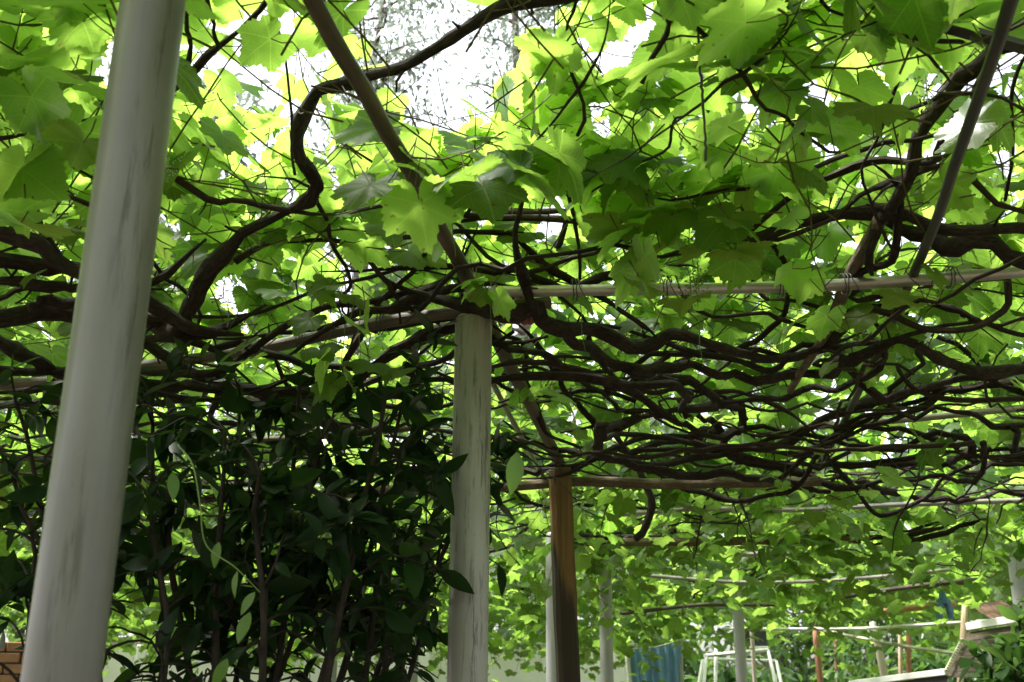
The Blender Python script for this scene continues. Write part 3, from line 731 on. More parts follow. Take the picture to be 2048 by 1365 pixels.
# young flower bunches
def bunch(k, px, py, d, L):
    p = D(px, py, d); mb = MB(); tube(mb, np.array([p, p - [0, 0, L]]), .0015, 4, 0, False)
    for _ in range(42):
        t = rng.uniform(.1, 1); c = p + np.array([rng.normal(0, .018 * (1.2 - t)), rng.normal(0, .018 * (1.2 - t)), -L * t]); s = .0032
        v = np.array([(1, 0, 0), (0, 1, 0), (-1, 0, 0), (0, -1, 0), (0, 0, 1), (0, 0, -1)]) * s + c
        mb.add(v, [np.array([(0, 1, 4), (1, 2, 4), (2, 3, 4), (3, 0, 4), (1, 0, 5), (2, 1, 5), (3, 2, 5), (0, 3, 5)])])
    mb.build('young_grape_bunch', M['grape'], vine[k])['kind'] = 'stuff'
for a in [('R', 1850, 150, 2.1, .09), ('C', 1395, 525, 2.45, .10), ('C', 1380, 555, 2.5, .09), ('R', 2000, 220, 2.3, .08), ('S', 340, 300, 2.2, .08)]: bunch(*a)

# ------------------------------------------------------------------ posts
def round_post(px, py, d, top_z, dia, m, label, lean=(0, 0), group='grey plastic posts of the arbour', px2=None):
    b = D(px, py, d); base = np.array([b[0], d, 0.0])
    o = empty('arbour_post', base, label, 'post', group)
    tpt = np.array([base[0] + lean[0], base[1] + lean[1], top_z])
    mb = MB(); s = 40
    zz = [0, .5, 1, 1.5, 2, top_z - .012, top_z - .004, top_z]; f = np.array(zz) / top_z
    P = base[None] + (tpt - base)[None] * f[:, None]
    P[:, 2] = zz
    rr = np.array([1, 1, 1, 1, 1, 1, .985, .95]) * dia / 2
    tube(mb, P, rr, s, 0, True); mb.build('pipe', m, o)
    mb = MB(); tube(mb, np.array([tpt - [0, 0, .03], tpt + [0, 0, .006]]), dia * .44, 24, .03); mb.build('concrete_core', M['coping'], o)
    mb = MB(); tube(mb, np.array([base, base + [0, 0, .04]]), dia * .9, 20, .08); mb.build('footing', M['coping'], o)
    return o
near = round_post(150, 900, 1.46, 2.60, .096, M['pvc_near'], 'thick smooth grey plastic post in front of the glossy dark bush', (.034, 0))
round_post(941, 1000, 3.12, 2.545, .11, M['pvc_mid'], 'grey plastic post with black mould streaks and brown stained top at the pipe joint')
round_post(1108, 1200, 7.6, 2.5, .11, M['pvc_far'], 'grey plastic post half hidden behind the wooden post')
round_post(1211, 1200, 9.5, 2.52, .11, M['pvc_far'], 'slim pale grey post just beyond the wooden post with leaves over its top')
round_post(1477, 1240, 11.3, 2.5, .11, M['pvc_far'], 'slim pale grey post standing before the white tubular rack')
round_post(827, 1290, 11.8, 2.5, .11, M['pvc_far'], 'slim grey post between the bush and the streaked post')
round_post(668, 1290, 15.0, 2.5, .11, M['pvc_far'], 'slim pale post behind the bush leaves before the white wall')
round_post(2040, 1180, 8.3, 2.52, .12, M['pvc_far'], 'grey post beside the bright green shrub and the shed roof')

# wooden post
wb = D(1137, 1365, 5.15); wt = D(1119, 938, 5.15)
dirv = (wt - wb) / (wt[2] - wb[2]); w0 = wb - dirv * wb[2]
wo = empty('timber_post', w0, 'squared brown timber post with charred lower half under the log beam', 'post')
mb = MB(); box(mb, (0, 0, 1.24), (.118, .118, 2.48), bev=.008)
v = mb.V[0]; n2 = []
mb = MB(); K = 22
def sq(z): 
    h = .049; b = .016; return [(h - b, -h), (h, -h + b), (h, h - b), (h - b, h), (-h + b, h), (-h, h - b), (-h, -h + b), (-h + b, -h)]
ring = []
for q in range(K):
    z = wt[2] * q / (K - 1); c = np.array(sq(z)) * (1 + rng.normal(0, .012)) + rng.normal(0, .0012, (8, 2)); a = .15
    c = c @ np.array([[math.cos(a), math.sin(a)], [-math.sin(a), math.cos(a)]])
    ring.append(np.column_stack([c[:, 0] + dirv[0] * z, c[:, 1] + dirv[1] * z, np.full(8, z)]))
V = np.concatenate(ring); j = np.arange(8); kk = (j + 1) % 8
F = np.concatenate([np.stack([q * 8 + j, q * 8 + kk, q * 8 + 8 + kk, q * 8 + 8 + j], 1) for q in range(K - 1)])
mb.add(V + w0, [F, np.array([list(range((K - 1) * 8, K * 8))])]); mb.build('timber', M['timber'], wo, smooth=False)
mb = MB()
for s in (0, 1):
    ang = np.linspace(0, 2 * np.pi, 24); c = wt + np.array([0, 0, -.02 - s * .012])
    P = c + np.column_stack([np.cos(ang) * .085, np.sin(ang) * .085, np.sin(ang * 2) * .01]); tube(mb, P, .003, 5, 0, False)
mb.build('binding_wire', M['wire'], wo)

# ------------------------------------------------------------------ pipes and poles of the roof
def pole(name, pts, mode, a0, a1, r0, r1, m, label, cat, sides=12, lump=0., wig=0., group=None, couplings=()):
    W = []; n = len(pts)
    for i, (x, y) in enumerate(pts):
        t = i / (n - 1); a = a0 + (a1 - a0) * t; W.append(H(x, y, a) if mode == 'z' else D(x, y, a))
    W = np.array(W); L = np.linalg.norm(np.diff(W, axis=0), axis=1).sum(); mm = max(6, int(L / .08)); P = catmull(W, mm)
    if wig: P = wiggle(P, wig)
    mb = MB(); r = np.linspace(r0, r1, mm)
    if lump and name == 'bamboo_pole': r = r * (1 + .10 * (np.arange(mm) % 5 == 0))
    tube(mb, P, r, sides, lump); o = mb.build(name, m, None, loc=P[0]); tag(o, label, cat, group)
    for c in couplings:
        i = int(c * (mm - 1)); i = min(max(i, 1), mm - 2); q = MB(); d = (P[i + 1] - P[i]) / np.linalg.norm(P[i + 1] - P[i])
        tube(q, np.array([P[i] - d * .03, P[i] - d * .026, P[i] + d * .026, P[i] + d * .03]), np.array([1.02, 1.16, 1.16, 1.02]) * r[i], 14)
        q.build('coupling', m, o, loc=P[0]) if False else q.build('coupling', m, o)
    return o
PIPE = pole('steel_pipe', [(935, 585), (1250, 580), (1500, 576), (1750, 566), (2100, 540)], 'z', 2.585, 2.585, .0165, .0165, M['steel'], 'bare galvanised steel pipe running right from the streaked post', 'pipe', 16, couplings=(.36, .62))
BPOLE = pole('bamboo_pole', [(-80, 772), (120, 760), (300, 730), (500, 700), (700, 660), (905, 628), (1100, 606)], 'z', 2.55, 2.57, .021, .018, M['bamboo'], 'brown weathered pole running left from the streaked post top', 'pole', 14, .05, .004)
pole('wooden_pole', [(612, -30), (700, 120), (815, 335), (880, 460), (945, 580), (1040, 770), (1125, 940)], 'd', 1.75, 5.1, .0185, .024, M['bamboo'], 'long brown pole slanting down from above to the wooden post top', 'pole', 14, .05, .003) if False else None
def pole3(name, pts, r0, r1, m, label, cat, sides=14, lump=.05, wig=.003):
    W = np.array([H(x, y, z) for x, y, z in pts]); L = np.linalg.norm(np.diff(W, axis=0), axis=1).sum(); mm = max(8, int(L / .06))
    P = wiggle(catmull(W, mm), wig); mb = MB(); tube(mb, P, np.linspace(r0, r1, mm), sides, lump); return tag(mb.build(name, m, None, loc=P[0]), label, cat)
pole3('wooden_pole', [(608, -30, 2.67), (815, 335, 2.66), (945, 580, 2.62), (1030, 750, 2.585), (1125, 935, 2.53)], .017, .026, M['bamboo'], 'long brown pole slanting down from above to the wooden post top', 'pole')
pole3('thin_rod', [(985, 765, 2.62), (1040, 870, 2.58), (1092, 965, 2.55)], .011, .012, M['steel'], 'thin grey rod beside the long pole reaching the wooden post', 'rod', 10, 0, .001)
pole3('dark_rail', [(2035, -40, 2.60), (1960, 190, 2.6), (1830, 545, 2.60), (1700, 820, 2.585), (1640, 930, 2.56)], .013, .014, M['rail'], 'thin straight dark rail crossing over the bare steel pipe', 'rail', 8, 0, .001)
pole3('branch_pole', [(1760, 440, 2.66), (1690, 575, 2.62), (1640, 690, 2.56), (1580, 782, 2.5)], .02, .013, M['logpole'], 'grey branch pole with cut lower end hanging under the steel pipe', 'pole', 10, .12, .006)
ar = MB(); a, b = D(1845, 45, 1.95), D(2080, 108, 1.95); beam(ar, a, b, .03, .004, .001); beam(ar, a + [0, .014, .017], b + [0, .014, .017], .004, .034, .001)
tag(ar.build('angle_iron', M['rail'], None, False, loc=a), 'short dark angle iron sticking out over the thick vine arm', 'angle iron')
pole('thin_pipe', [(1565, 858), (1700, 848), (1850, 836), (1985, 822), (2100, 812)], 'd', 4.9, 4.7, .0155, .0155, M['steel'], 'thin pale pipe behind the sagging vine bundle', 'pipe', 12)
pole('log_beam', [(640, 990), (800, 980), (1000, 972), (1150, 967), (1400, 965), (1640, 963)], 'd', 5.28, 5.2, .026, .024, M['logpole'], 'rough grey log beam carried by the wooden post', 'beam', 12, .08, .006)
far_lines = [([(480, 985), (620, 960), (760, 945), (900, 925)], 5.0, 4.8, .014, 'steel', 'pale pipe glimpsed above the bush towards the streaked post'),
             ([(640, 1030), (760, 985), (900, 970)], 5.6, 5.4, .012, 'bamboo', 'reddish brown pole behind the bush top'),
             ([(1230, 1030), (1400, 1018), (1600, 1020), (1800, 1010), (2080, 1000)], 6.4, 6.2, .015, 'steel', 'pale pipe beyond the log beam'),
             ([(1240, 1085), (1400, 1085), (1560, 1082), (1720, 1080)], 7.6, 7.6, .028, 'logpole', 'dark log pole beyond the pale pipe with leaves hanging from it'),
             ([(1450, 1110), (1560, 1108), (1650, 1108)], 8.6, 8.6, .02, 'steel', 'short bright length of pipe among leaves'),
             ([(1280, 1150), (1480, 1165), (1680, 1160), (1900, 1140)], 9.8, 9.6, .016, 'steel', 'thin pipe reaching the slim post before the rack'),
             ([(1200, 1230), (1400, 1212), (1560, 1210)], 11.6, 11.6, .02, 'bamboo', 'brown pole at the slim post before the rack'),
             ([(1690, 1194), (1800, 1178), (1960, 1160)], 10.0, 9.6, .02, 'bamboo', 'tan pole slanting up towards the blue trousers'),
             ([(-60, 1155), (60, 1160), (200, 1165), (600, 1170)], 9.5, 9.5, .02, 'steel', 'pale pipe behind the near post and bush'),
             ([(640, 1275), (800, 1262), (920, 1255)], 13.5, 13.5, .02, 'bamboo', 'pole by the slim grey post between bush and streaked post'),
             ([(100, 905), (500, 880), (700, 870), (880, 850)], 4.6, 4.6, .014, 'bamboo', 'brown pole low over the bush')]
for pts, a, b, r, m, lab in far_lines:
    pole('steel_pipe' if m == 'steel' else ('log_pole' if m == 'logpole' else 'wooden_pole'), pts, 'd', a, b, r, r, M[m], lab, 'pipe' if m == 'steel' else 'pole', 10, 0 if m == 'steel' else .06, 0 if m == 'steel' else .006)
# tie wires where vine arms are lashed to the steel pipe and the long pole
for px, py, z, rr in [(1150, 580, 2.585, .03), (1330, 578, 2.585, .028), (1560, 573, 2.585, .032), (1690, 569, 2.585, .03), (1900, 556, 2.585, .03), (760, 648, 2.56, .034), (600, 682, 2.555, .032)]:
    c = H(px, py, z); mb = MB(); ang = np.linspace(0, 6.28 * 2.5, 40)
    P = c + np.column_stack([np.linspace(-.012, .012, 40) + rng.normal(0, .001, 40), np.cos(ang) * rr, np.sin(ang) * rr]); P = np.vstack([P, P[-1] + [.01, -.01, -.03], P[-1] + [.025, -.012, -.05]])
    tube(mb, P, .0016, 5, 0, False); mb.build('tie_wire', M['wire'], BPOLE if px < 900 else PIPE)
# dangling cord
mb = MB(); P = catmull([D(1388, -40, 1.9), D(1396, 60, 1.92), D(1402, 160, 1.95), D(1408, 240, 1.97), D(1412, 320, 2.0)], 40); tube(mb, P + rng.normal(0, .001, P.shape), .0028, 6, .15)
tag(mb.build('cord', M['wire'], None, loc=P[0]), 'thin dark cord dangling between the leaves beside a shoot', 'cord')
# binding cloth at the streaked post
p = D(1050, 622, 3.16); mb = MB()
for q in range(3):
    ang = np.linspace(0, 2 * np.pi, 16); P = p + np.column_stack([np.full(16, -.02 + q * .02) + .004 * np.sin(ang * 2), np.cos(ang) * .034, np.sin(ang) * .034]); tube(mb, P, .010, 6, .2, False)
tag(mb.build('binding_strip', M['pinktie'], None, loc=p), 'faded reddish strip tied round the pole right of the streaked post', 'tie')

# ------------------------------------------------------------------ the glossy bush
def ell_template(nn, wd, curl):
    t = np.linspace(0, 1, nn); w2 = wd * np.sin(np.pi * t ** .85) ** .9; w2[-1] = 0; w2[0] = .02
    L = np.column_stack([-w2, t, .12 * w2 - curl * t ** 2]); C0 = np.column_stack([0 * t, t, -curl * t ** 2 - .05 * w2]); Rr = np.column_stack([w2, t, .12 * w2 - curl * t ** 2])
    v = np.concatenate([L, C0, Rr]); F = []
    for i in range(nn - 1): F += [(i, nn + i, nn + i + 1, i + 1), (nn + i, 2 * nn + i, 2 * nn + i + 1, nn + i + 1)]
    return v, np.array(F), v[:, :2]
BT = [ell_template(7, rng.uniform(.17, .26), rng.uniform(.05, .4)) for _ in range(7)]
BM = [tmpl_mesh('bush_leaf_blade', t, rng.uniform(0, 1), M['bush_leaf']) for t in BT]
YM = [tmpl_mesh('young_leaf_blade', t, rng.uniform(0, 1), M['young_leaf']) for t in BT]

def shrub(name, base, label, cat, stems, reach, leafmat, LMs, LTs, lsize, nkeep, dens, woodmat, group=None, rmax=.02, leafdir=.3, zlim=None):
    o = empty(name, base, label, cat, group); base = np.asarray(base, float)
    LPp, Tt, Nn, Ss = [], [], [], []
    wood = MB(); trunks = MB()
    for tip in stems:
        tip = np.asarray(tip, float)
        mid = base + (tip - base) * .45 + np.array([rng.normal(0, .08), rng.normal(0, .08), .1])
        P = wiggle(catmull([base + rng.normal(0, .03, 3) * [1, 1, 0], mid, tip], 24), .02); tube(trunks, P, np.linspace(rmax, .005, 24), 7, .1, False)
        for i in range(7, 24):
            for _ in range(2):
                d = rng.normal(0, 1, 3); d[2] = abs(d[2]) * .5 + .1; d /= np.linalg.norm(d); L = reach * rng.uniform(.4, 1.0)
                Q = wiggle(catmull([P[i], P[i] + d * L * .5 + [0, 0, .02], P[i] + d * L + [0, 0, -.04]], 9), .006); tube(wood, Q, np.linspace(.004, .0018, 9), 4, 0, False)
                for q in range(2, 9):
                    for _ in range(dens):
                        if rng.random() < .42 or (zlim and Q[q][2] < zlim and rng.random() < .8): continue
                        dd = rng.normal(0, 1, 3) + d * .5; dd[2] -= leafdir
                        LPp.append(Q[q]); Tt.append(dd); Nn.append(np.array([0, 0, 1.0]) + rng.normal(0, .6, 3)); Ss.append(lsize * rng.uniform(.45, 1.5))
    trunks.build('stem', woodmat, o); t2 = wood.build('twigs', woodmat, o); t2['kind'] = 'stuff'
    Pp, Tt, Nn, Ss = map(np.array, (LPp, Tt, Nn, Ss)); Rm = basis(Tt, Nn)
    x, y, z = proj(Pp); on = (z > .3) & (x > -30) & (x < 2080) & (y > 0) & (y < 1400); sc = np.where(on, Ss / np.maximum(z, .1), 0)
    order = np.argsort(-sc); top = [j for j in order[:nkeep] if sc[j] > 0]
    for j in top:
        l = bpy.data.objects.new('leaf', LMs[rng.integers(len(LMs))]); COL.objects.link(l); l.parent = o
        l.matrix_local = Matrix.Translation(Vector(Pp[j] - base)) @ Matrix([list(r) for r in Rm[j]]).to_4x4() @ Matrix.Scale(Ss[j], 4)
    rest = order[len(top):]
    if len(rest):
        mb = MB(); stamp(mb, LTs, Pp[rest], Rm[rest], Ss[rest], rng.uniform(0, 1, len(rest))); f = mb.build('foliage', leafmat, o); f['kind'] = 'stuff'
    return o
stems = [D(px, py, d) for px, py, d in [(30, 800, 2.9), (140, 860, 3.0), (330, 830, 2.8), (450, 860, 2.7), (520, 950, 2.5), (640, 880, 2.9), (770, 800, 2.75), (800, 900, 3.0), (720, 1020, 2.6), (300, 1000, 2.6), (60, 1050, 2.7), (430, 1080, 2.9), (620, 1120, 3.0), (780, 1150, 2.9), (20, 930, 2.6), (560, 1040, 3.1), (600, 770, 3.1), (300, 790, 3.0), (820, 770, 3.0), (960, 900, 3.5), (480, 790, 3.2), (880, 1000, 3.6), (860, 1120, 3.5)]]
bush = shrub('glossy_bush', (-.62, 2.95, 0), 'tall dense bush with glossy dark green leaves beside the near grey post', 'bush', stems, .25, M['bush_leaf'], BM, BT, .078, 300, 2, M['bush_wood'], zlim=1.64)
for px, py, sz in [(438, 1085, .05), (475, 1143, .05), (500, 1225, .065), (455, 1318, .06), (510, 1185, .05), (1035, 905, .09), (345, 945, .06)]:
    l = bpy.data.objects.new('leaf', YM[rng.integers(len(YM))]); COL.objects.link(l); l.parent = bush
    t = basis(np.array([[rng.normal(0, .6), -.2, -.8]]), np.array([[rng.normal(0, .3), -1.0, .4]]))[0]
    l.matrix_local = Matrix.Translation(Vector(D(px, py, 2.25)) - bush.location) @ Matrix([list(r) for r in t]).to_4x4() @ Matrix.Scale(sz, 4); l['label'] = 'young yellow-green leaf'
P = catmull([D(355, 890, 2.3), D(385, 930, 2.25), D(400, 1010, 2.2), D(412, 1090, 2.2), D(470, 1135, 2.2), D(520, 1185, 2.25)], 40)
mb = MB(); tube(mb, P, np.linspace(.002, .0012, 40), 5); tag(mb.build('creeper_stem', M['tendril'], None, loc=P[0]), 'pale green creeper stem curling down the front of the dark bush', 'creeper')
mb = MB(); P = catmull([D(795, 1380, 3.0), D(820, 1250, 2.95), D(840, 1150, 2.95), D(845, 1120, 2.95)], 20); P[0, 2] = 1.4
mb.add(*[P[:0], []]) if False else None
P = np.vstack([[P[0][0] - .06, P[0][1], 0], P]); tube(mb, catmull(P, 40), .008, 7, .1); tag(mb.build('bean_stick', M['bush_wood'], None, loc=P[0]), 'thin brown stick leaning beside the bush', 'stick')

# ------------------------------------------------------------------ behind: wall, bricks, tarpaulin
w0_, w1_ = D(150, 1365, 17.0), D(1262, 1365, 17.0)
wl = empty('yard_wall', ((w0_[0] + w1_[0]) / 2, 17.0, 0), 'white rendered yard wall behind the bush and the slim posts', 'wall')
mb = MB(); box(mb, ((w0_[0] + w1_[0]) / 2, 17.0, 1.05), (w1_[0] - w0_[0], .18, 2.1), bev=.01); mb.build('render', M['wall'], wl, False)
mb = MB(); box(mb, ((w0_[0] + w1_[0]) / 2, 17.0, 2.14), (w1_[0] - w0_[0] + .1, .28, .09), bev=.01); mb.build('coping', M['coping'], wl, False)
for q in range(4):
    mb = MB(); x = w0_[0] + (w1_[0] - w0_[0]) * (q + .5) / 4; box(mb, (x, 16.87, 1.03), (.22, .09, 2.06), bev=.01); mb.build('pier', M['wall'], wl, False)
b0, b1 = D(-120, 1365, 8.5), D(110, 1365, 8.5)
bw = empty('brick_wall', ((b0[0] + b1[0]) / 2, 8.5, 0), 'low orange brick wall end behind the near grey post', 'wall')
mb = MB(); box(mb, ((b0[0] + b1[0]) / 2, 8.56, .89), (b1[0] - b0[0], .1, 1.78)); mb.build('mortar_bed', M['mortar'], bw, False)
mbk = MB(); box(mbk, (0, 0, 0), (.23, .1, .068), bev=.006); bme = mbk.mesh('brick_block', False); bme.materials.append(M['brick'])
for rz in range(23):
    for cxn in range(5):
        x = b0[0] + .06 + (rz % 2) * .12 + cxn * .242
        if x + .1 > b1[0]: continue
        o = bpy.data.objects.new('brick', bme); COL.objects.link(o); o.parent = bw; o.location = (x + .05 - bw.location.x, -.012 + rng.normal(0, .003), .045 + rz * .078)
# tarpaulin hung over a line, with folds and a pale slanting hem
tp = MB(); nx, ny = 40, 16
a, b = D(1258, 1300, 13.5), D(1362, 1282, 13.5); X, Y = np.meshgrid(np.linspace(0, 1, nx), np.linspace(0, 1, ny))
tx = a[0] + (b[0] - a[0]) * X + (.16 * (1 - X)) * Y; tz = (a[2] + (b[2] - a[2]) * X - .03 * np.sin(np.pi * X)) * (1 - Y) + .25 * Y
ty = 13.5 + .05 * np.sin(17 * X + 2 * Y) * (.3 + Y) + .03 * np.sin(41 * X) + .12 * Y
top = np.stack([tx, ty, tz], -1).reshape(-1, 3)
i = (np.arange(ny - 1)[:, None] * nx + np.arange(nx - 1)[None]).ravel(); Fq = np.stack([i, i + 1, i + nx + 1, i + nx], 1)
tp.add(top, [Fq]); tp.add(top + [0, .006, 0], [Fq[:, ::-1]])
tpo = empty('tarpaulin_screen', (a[0] + .3, 13.5, 0), 'bright blue tarpaulin hung as a screen right of the slim post beyond the wooden post', 'tarpaulin'); tp.build('tarpaulin', M['blue'], tpo)
for q in (a, b):
    mb = MB(); tube(mb, np.array([[q[0], 13.53, 0], [q[0], 13.53, q[2] + .05]]), .02, 8); mb.build('support_post', M['stick'], tpo)
mb = MB(); e = top.reshape(ny, nx, 3)[:, 0] - [.03, .02, 0]; tube(mb, e, .028, 8, .1); mb.build('hem', M['white'], tpo)
mb = MB(); tube(mb, np.array([a + [0, .03, .01], (a + b) / 2 + [0, .03, -.02], b + [0, .03, .01]]), .006, 6); mb.build('line', M['rope'], tpo)

# ------------------------------------------------------------------ garden corner at the right
def stick(name, px0, py0, px1, py1, d, r0, r1, m, label, cat, lump=.06, ground=True):
    a, b = D(px0, py0, d), D(px1, py1, d)
    if ground: b = a + (b - a) * (a[2] / max(a[2] - b[2], 1e-3))
    P = catmull([a, (a + b) / 2 + rng.normal(0, .004, 3), b], 14)[::-1]; mb = MB(); tube(mb, P, np.linspace(r1, r0, 14), 9, lump); return tag(mb.build(name, m, None, loc=P[0]), label, cat)
stick('garden_post', 1630, 1255, 1641, 1365, 14.0, .036, .046, M['redpost'], 'reddish brown post under the clothes pole next to the dark panel', 'post')
stick('garden_post', 1745, 1245, 1772, 1365, 13.6, .040, .062, M['palepost'], 'pale pinkish leaning post under the clothes pole', 'post')
stick('garden_post', 1817, 1270, 1818, 1365, 15.5, .034, .04, M['redpost'], 'dull red post behind the sagging rope', 'post')
stick('garden_post', 1672, 1268, 1674, 1365, 17.5, .03, .035, M['redpost'], 'thin reddish sapling trunk beyond the garden posts', 'post')
stick('bamboo_stake', 1800, 1240, 1801, 1365, 16.0, .03, .032, M['young_leaf'] if False else M['stick'], 'yellowish stake behind the leaning post', 'stake')
stick('peeled_stake', 1930, 1205, 1922, 1365, 11.0, .030, .032, M['stick'], 'peeled light wooden stake by the shed corner', 'stake')
pole('clothes_pole', [(1445, 1258), (1700, 1258), (1850, 1250), (2045, 1238)], 'd', 14.0, 11.2, .018, .018, M['white'], 'long white clothes pole across the garden behind the arbour', 'pole', 10)
pole('rope', [(1640, 1260), (1730, 1278), (1820, 1294), (1917, 1308)], 'd', 13.8, 11.05, .017, .017, M['rope'], 'thick pale rope sloping down to the peeled stake', 'rope', 8, .1)
pole('orange_beam', [(1770, 1222), (1830, 1216), (1910, 1208)], 'd', 12.0, 11.6, .036, .036, M['orange'], 'orange wooden pole that the blue trousers hang over', 'pole', 10, .04)
# trousers
tr = empty('trousers', D(1890, 1240, 11.5), 'pair of small blue trousers hanging over the orange pole', 'trousers')
def cloth_leg(mb, pts, wx, wy, d=11.55):
    P = catmull([D(x, y, d) for x, y in pts], 16); T, A, B = frames(P); sd_ = 12; ang = np.linspace(0, 2 * np.pi, sd_ + 1)
    W = np.linspace(wx[0], wx[1], 16)[:, None]
    fold = 1 + .16 * np.sin(ang * 3 + np.arange(16)[:, None] * .4)
    V = P[:, None] + (np.cos(ang) * W * fold)[..., None] * np.array([1.0, 0, 0]) + (np.sin(ang) * wy * fold)[..., None] * np.array([0, 1.0, 0])
    i = np.arange(15)[:, None] * (sd_ + 1) + np.arange(sd_)[None]
    mb.add(V.reshape(-1, 3), [np.stack([i, i + 1, i + sd_ + 2, i + sd_ + 1], -1).reshape(-1, 4)])
mb = MB(); cloth_leg(mb, [(1884, 1182), (1885, 1195), (1888, 1208)], (.020, .055), .05); mb.build('waist', M['denim'], tr)
mb = MB(); cloth_leg(mb, [(1881, 1200), (1879, 1220), (1880, 1238)], (.036, .032), .04); mb.build('trouser_leg', M['denim'], tr)
mb = MB(); cloth_leg(mb, [(1893, 1200), (1898, 1218), (1903, 1238)], (.036, .032), .04, 11.58); mb.build('trouser_leg', M['denim'], tr)
# rack with dark panel
rk0 = D(1475, 1365, 15.0); rk = empty('tubular_rack', (rk0[0], 15, 0), 'white tubular metal rack with dark grey panel behind the slim post', 'rack')
def rk_tube(nm, p0, p1, d0, d1, r, m=M['white']):
    a, b = D(*p0, d0), D(*p1, d1)
    if nm == 'leg': b = a + (b - a) * (a[2] / max(a[2] - b[2], .01))
    mb = MB(); tube(mb, np.array([a, b]), r, 9); mb.build(nm, m, rk)
rk_tube('top_rail', (1410, 1312), (1536, 1300), 15, 15, .026)
rk_tube('top_rail', (1412, 1318), (1552, 1322), 15.8, 15.8, .02)
for p0, p1, d in [((1413, 1312), (1408, 1365), 15), ((1406, 1320), (1399, 1365), 15.4), ((1432, 1298), (1431, 1365), 15.1), ((1535, 1300), (1551, 1365), 15), ((1552, 1322), (1562, 1365), 15.8)]: rk_tube('leg', p0, p1, d, d, .024)
mb = MB(); a, b = D(1487, 1298, 15.05), D(1532, 1262, 15.05); box(mb, (a + b) / 2, (b[0] - a[0], .03, b[2] - a[2]), bev=.004); mb.build('panel', M['dark'], rk, False)
mb = MB(); box(mb, (a + b) / 2 - [0, .03, (b[2] - a[2]) / 2 - .015], (b[0] - a[0] + .04, .05, .03), bev=.004); mb.build('panel_trim', M['white'], rk, False)
stick('slim_stake', 1503, 1258, 1510, 1365, 14.6, .028, .03, M['palepost'], 'slim greyish stake in front of the dark panel', 'stake')
# low lean-to
sh = D(1900, 1365, 9.5); lt = empty('lean_to', (sh[0] + .4, 9.8, 0), 'low lean-to with brown boards and white edge strips beside the peeled stake', 'shed')
A, B, C_, D_ = D(1700, 1368, 10.2), D(1893, 1344, 9.2), D(1925, 1282, 9.4), D(1935, 1254, 9.5)
E, Fp = D(2045, 1236, 8.9), D(2080, 1350, 8.7)
def strip(nm, a, b, wd, ht, m): mb = MB(); beam(mb, a, b, wd, ht); mb.build(nm, m, lt, False)
strip('edge_strip', A, B, .04, .05, M['white']); strip('edge_strip', D_, E, .04, .06, M['white'])
for t in np.linspace(0, 1, 13):      # scalloped verge
    p = B + (C_ - B) * t; mb = MB(); ang = np.linspace(0, np.pi * 2, 8); tube(mb, p + np.column_stack([np.cos(ang) * .014, 0 * ang, np.sin(ang) * .018]), .008, 5, 0, False); mb.build('verge_loop', M['rope'], lt)
mb = MB()   # dark front under the strip
v = np.array([A - [0, 0, .03], B - [0, 0, .03], [B[0], B[1], 0.02], [A[0], A[1], 0.02]]); v = np.vstack([v, v + [0, .04, 0]]); mb.add(v, [np.array([[0, 1, 2, 3], [7, 6, 5, 4], [0, 4, 5, 1], [1, 5, 6, 2], [2, 6, 7, 3], [3, 7, 4, 0]])]); mb.build('front_sheet', M['black'], lt, False)
for q in range(9):  # brown boards of the side, one by one
    t0, t1 = q / 9, (q + .93) / 9
    l0, l1 = B + (D_ - B) * t0, B + (D_ - B) * t1
    r0_, r1_ = Fp + (E - Fp) * t0, Fp + (E - Fp) * t1
    v = np.array([l0, r0_, r1_, l1]) + [.015, .03 + rng.normal(0, .004), -.04]; v = np.vstack([v, v + [0, .02, 0]])
    mb = MB(); mb.add(v, [np.array([[0, 1, 2, 3], [7, 6, 5, 4], [0, 4, 5, 1], [1, 5, 6, 2], [2, 6, 7, 3], [3, 7, 4, 0]])]); mb.build('board', M['plank'], lt, False)
mb = MB(); ns = 40; a, b = D(1985, 1240, 9.6), D(2060, 1232, 9.4); t = np.linspace(0, 1, ns)[:, None]
lo = a + (b - a) * t + np.column_stack([0 * t, .016 * np.sin(t * 40), 0 * t]); hi = lo + [0, .5, .16]
mb.add(np.vstack([lo, hi, lo - [0, 0, .006], hi - [0, 0, .006]]), [np.stack([np.arange(ns - 1), np.arange(1, ns), ns + np.arange(1, ns), ns + np.arange(ns - 1)], 1), np.stack([2 * ns + np.arange(ns - 1), 3 * ns + np.arange(ns - 1), 3 * ns + np.arange(1, ns), 2 * ns + np.arange(1, ns)], 1)])
mb.build('rusty_roof_sheet', M['rust'], lt)
# bright shrub at the right edge
SM = [tmpl_mesh('shrub_leaf_blade', t, rng.uniform(0, 1), M['shrub_leaf']) for t in BT]
stems = [D(px, py, d) for px, py, d in [(2000, 1300, 6.0), (2040, 1270, 6.1), (2070, 1230, 6.2), (1985, 1340, 5.9), (2030, 1340, 5.8), (2090, 1300, 6.0), (2060, 1380, 5.9)]]
shrub('leafy_shrub', (2.75, 6.0, 0), 'bright green leafy shrub at the foot of the post beside the lean-to', 'shrub', stems, .22, M['shrub_leaf'], SM, BT, .12, 260, 2, M['bush_wood'])
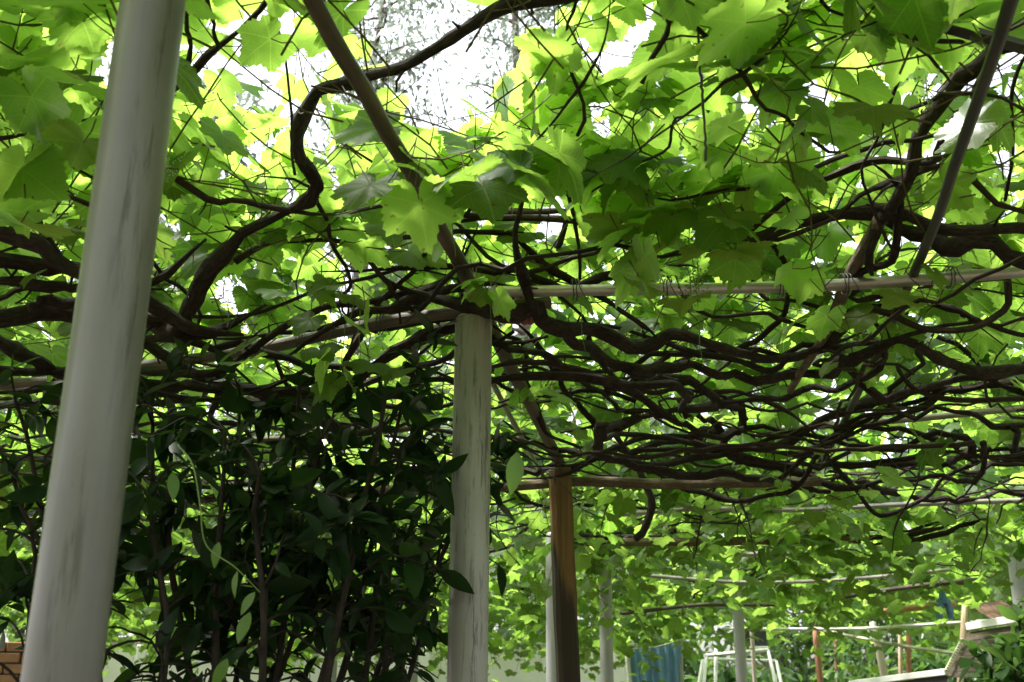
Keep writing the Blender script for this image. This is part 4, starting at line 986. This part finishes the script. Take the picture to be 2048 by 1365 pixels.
# garden shrubs beyond the rack and posts
ST = [ell_template(5, .12, rng.uniform(.1, .6)) for _ in range(4)]; SM2 = [tmpl_mesh('strap_leaf_blade', t, rng.uniform(0, 1), M['shrub_leaf']) for t in ST]
for px, lab, d, zt, ls in [(1420, 'garden shrub with drooping fronds behind the white rack', 17.0, 1.85, .3), (1580, 'broad leafed garden shrub between the rack and the reddish post', 17.5, 1.75, .26), (1700, 'slender leaved garden shrub behind the pale leaning post', 17.0, 1.95, .22),
                       (1790, 'tall garden shrub behind the sagging rope', 18.0, 2.3, .24), (1880, 'pale narrow leaved garden shrub behind the peeled stake', 17.5, 2.2, .34), (1340, 'garden shrub behind the blue tarpaulin', 19, 2.3, .28), (1980, 'dark garden shrub behind the lean-to', 18.5, 2.6, .28)]:
    b = D(px, 1365, d); b = np.array([b[0], d, 0]); st = [b + np.array([rng.normal(0, .5), rng.normal(0, .3), zt + rng.uniform(-.7, .1)]) for _ in range(7)]
    shrub('garden_shrub', b, lab, 'shrub', st, .5, M['shrub_leaf'], SM2, ST, ls, 60, 1, M['bush_wood'], 'garden shrubs beyond the arbour', .03)

# ------------------------------------------------------------------ trees behind
TT = [ell_template(3, .2, .2) for _ in range(3)]
def tree(base, h, cr, label, nl, lsize, m, low=.3):
    o = empty('background_tree', base, label, 'tree', 'trees beyond the arbour'); base = np.asarray(base, float)
    P = wiggle(catmull([base, base + [rng.normal(0, .2), 0, h * .5], base + [rng.normal(0, .5), 0, h * .95]], 24), .06); mb = MB(); tube(mb, P, np.linspace(.2, .03, 24) * h / 12, 8, .08)
    cl = []
    for i in range(int(24 * low), 24):
        for _ in range(3):
            a = rng.uniform(0, 6.28); L = cr * (1.15 - .6 * (i / 24)) * rng.uniform(.4, 1); e = P[i] + np.array([math.cos(a) * L, math.sin(a) * L, L * rng.uniform(-.05, .5)])
            Q = wiggle(catmull([P[i], (P[i] + e) / 2 + [0, 0, .15], e], 8), .05); tube(mb, Q, np.linspace(.03, .006, 8) * h / 14, 5, 0, False)
            for q in range(2, 8): cl.append((Q[q], .07 * cr + .08))
    mb.build('trunk', M['trunk'], o)
    per = nl // len(cl); pos = np.concatenate([c + rng.normal(0, s, (per, 3)) for c, s in cl]); nL = len(pos)
    Rm = basis(rng.normal(0, 1, (nL, 3)) - [0, 0, .6], rng.normal(0, .6, (nL, 3)) + [0, 0, 1]); mb = MB(); stamp(mb, TT, pos, Rm, lsize * rng.uniform(.6, 1.3, nL), rng.uniform(0, 1, nL))
    f = mb.build('crown', m, o); f['kind'] = 'stuff'
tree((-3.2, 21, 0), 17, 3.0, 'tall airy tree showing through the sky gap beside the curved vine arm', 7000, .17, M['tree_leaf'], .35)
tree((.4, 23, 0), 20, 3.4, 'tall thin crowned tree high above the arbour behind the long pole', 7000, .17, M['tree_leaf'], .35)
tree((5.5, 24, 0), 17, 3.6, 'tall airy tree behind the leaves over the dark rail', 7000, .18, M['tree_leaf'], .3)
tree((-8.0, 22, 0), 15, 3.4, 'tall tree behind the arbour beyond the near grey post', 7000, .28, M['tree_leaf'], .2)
for x, y, h, lab in [(-10.5, 24, 8, 'bushy tree beyond the brick wall end'), (-5.5, 25, 7, 'bushy tree above the white wall behind the bush'), (-1.0, 26, 8, 'bushy tree behind the white wall beyond the slim grey post'), (3.0, 26, 7.5, 'bushy tree behind the blue tarpaulin'), (6.6, 24, 7, 'bushy tree behind the rack and garden posts'), (9.8, 23, 8, 'bushy tree behind the lean-to roof'), (12.5, 25, 8, 'bushy tree beyond the arbour behind the shed side')]:
    tree((x, y, 0), h, 2.4, lab, 6000, .3, M['shrub_leaf'], .12)
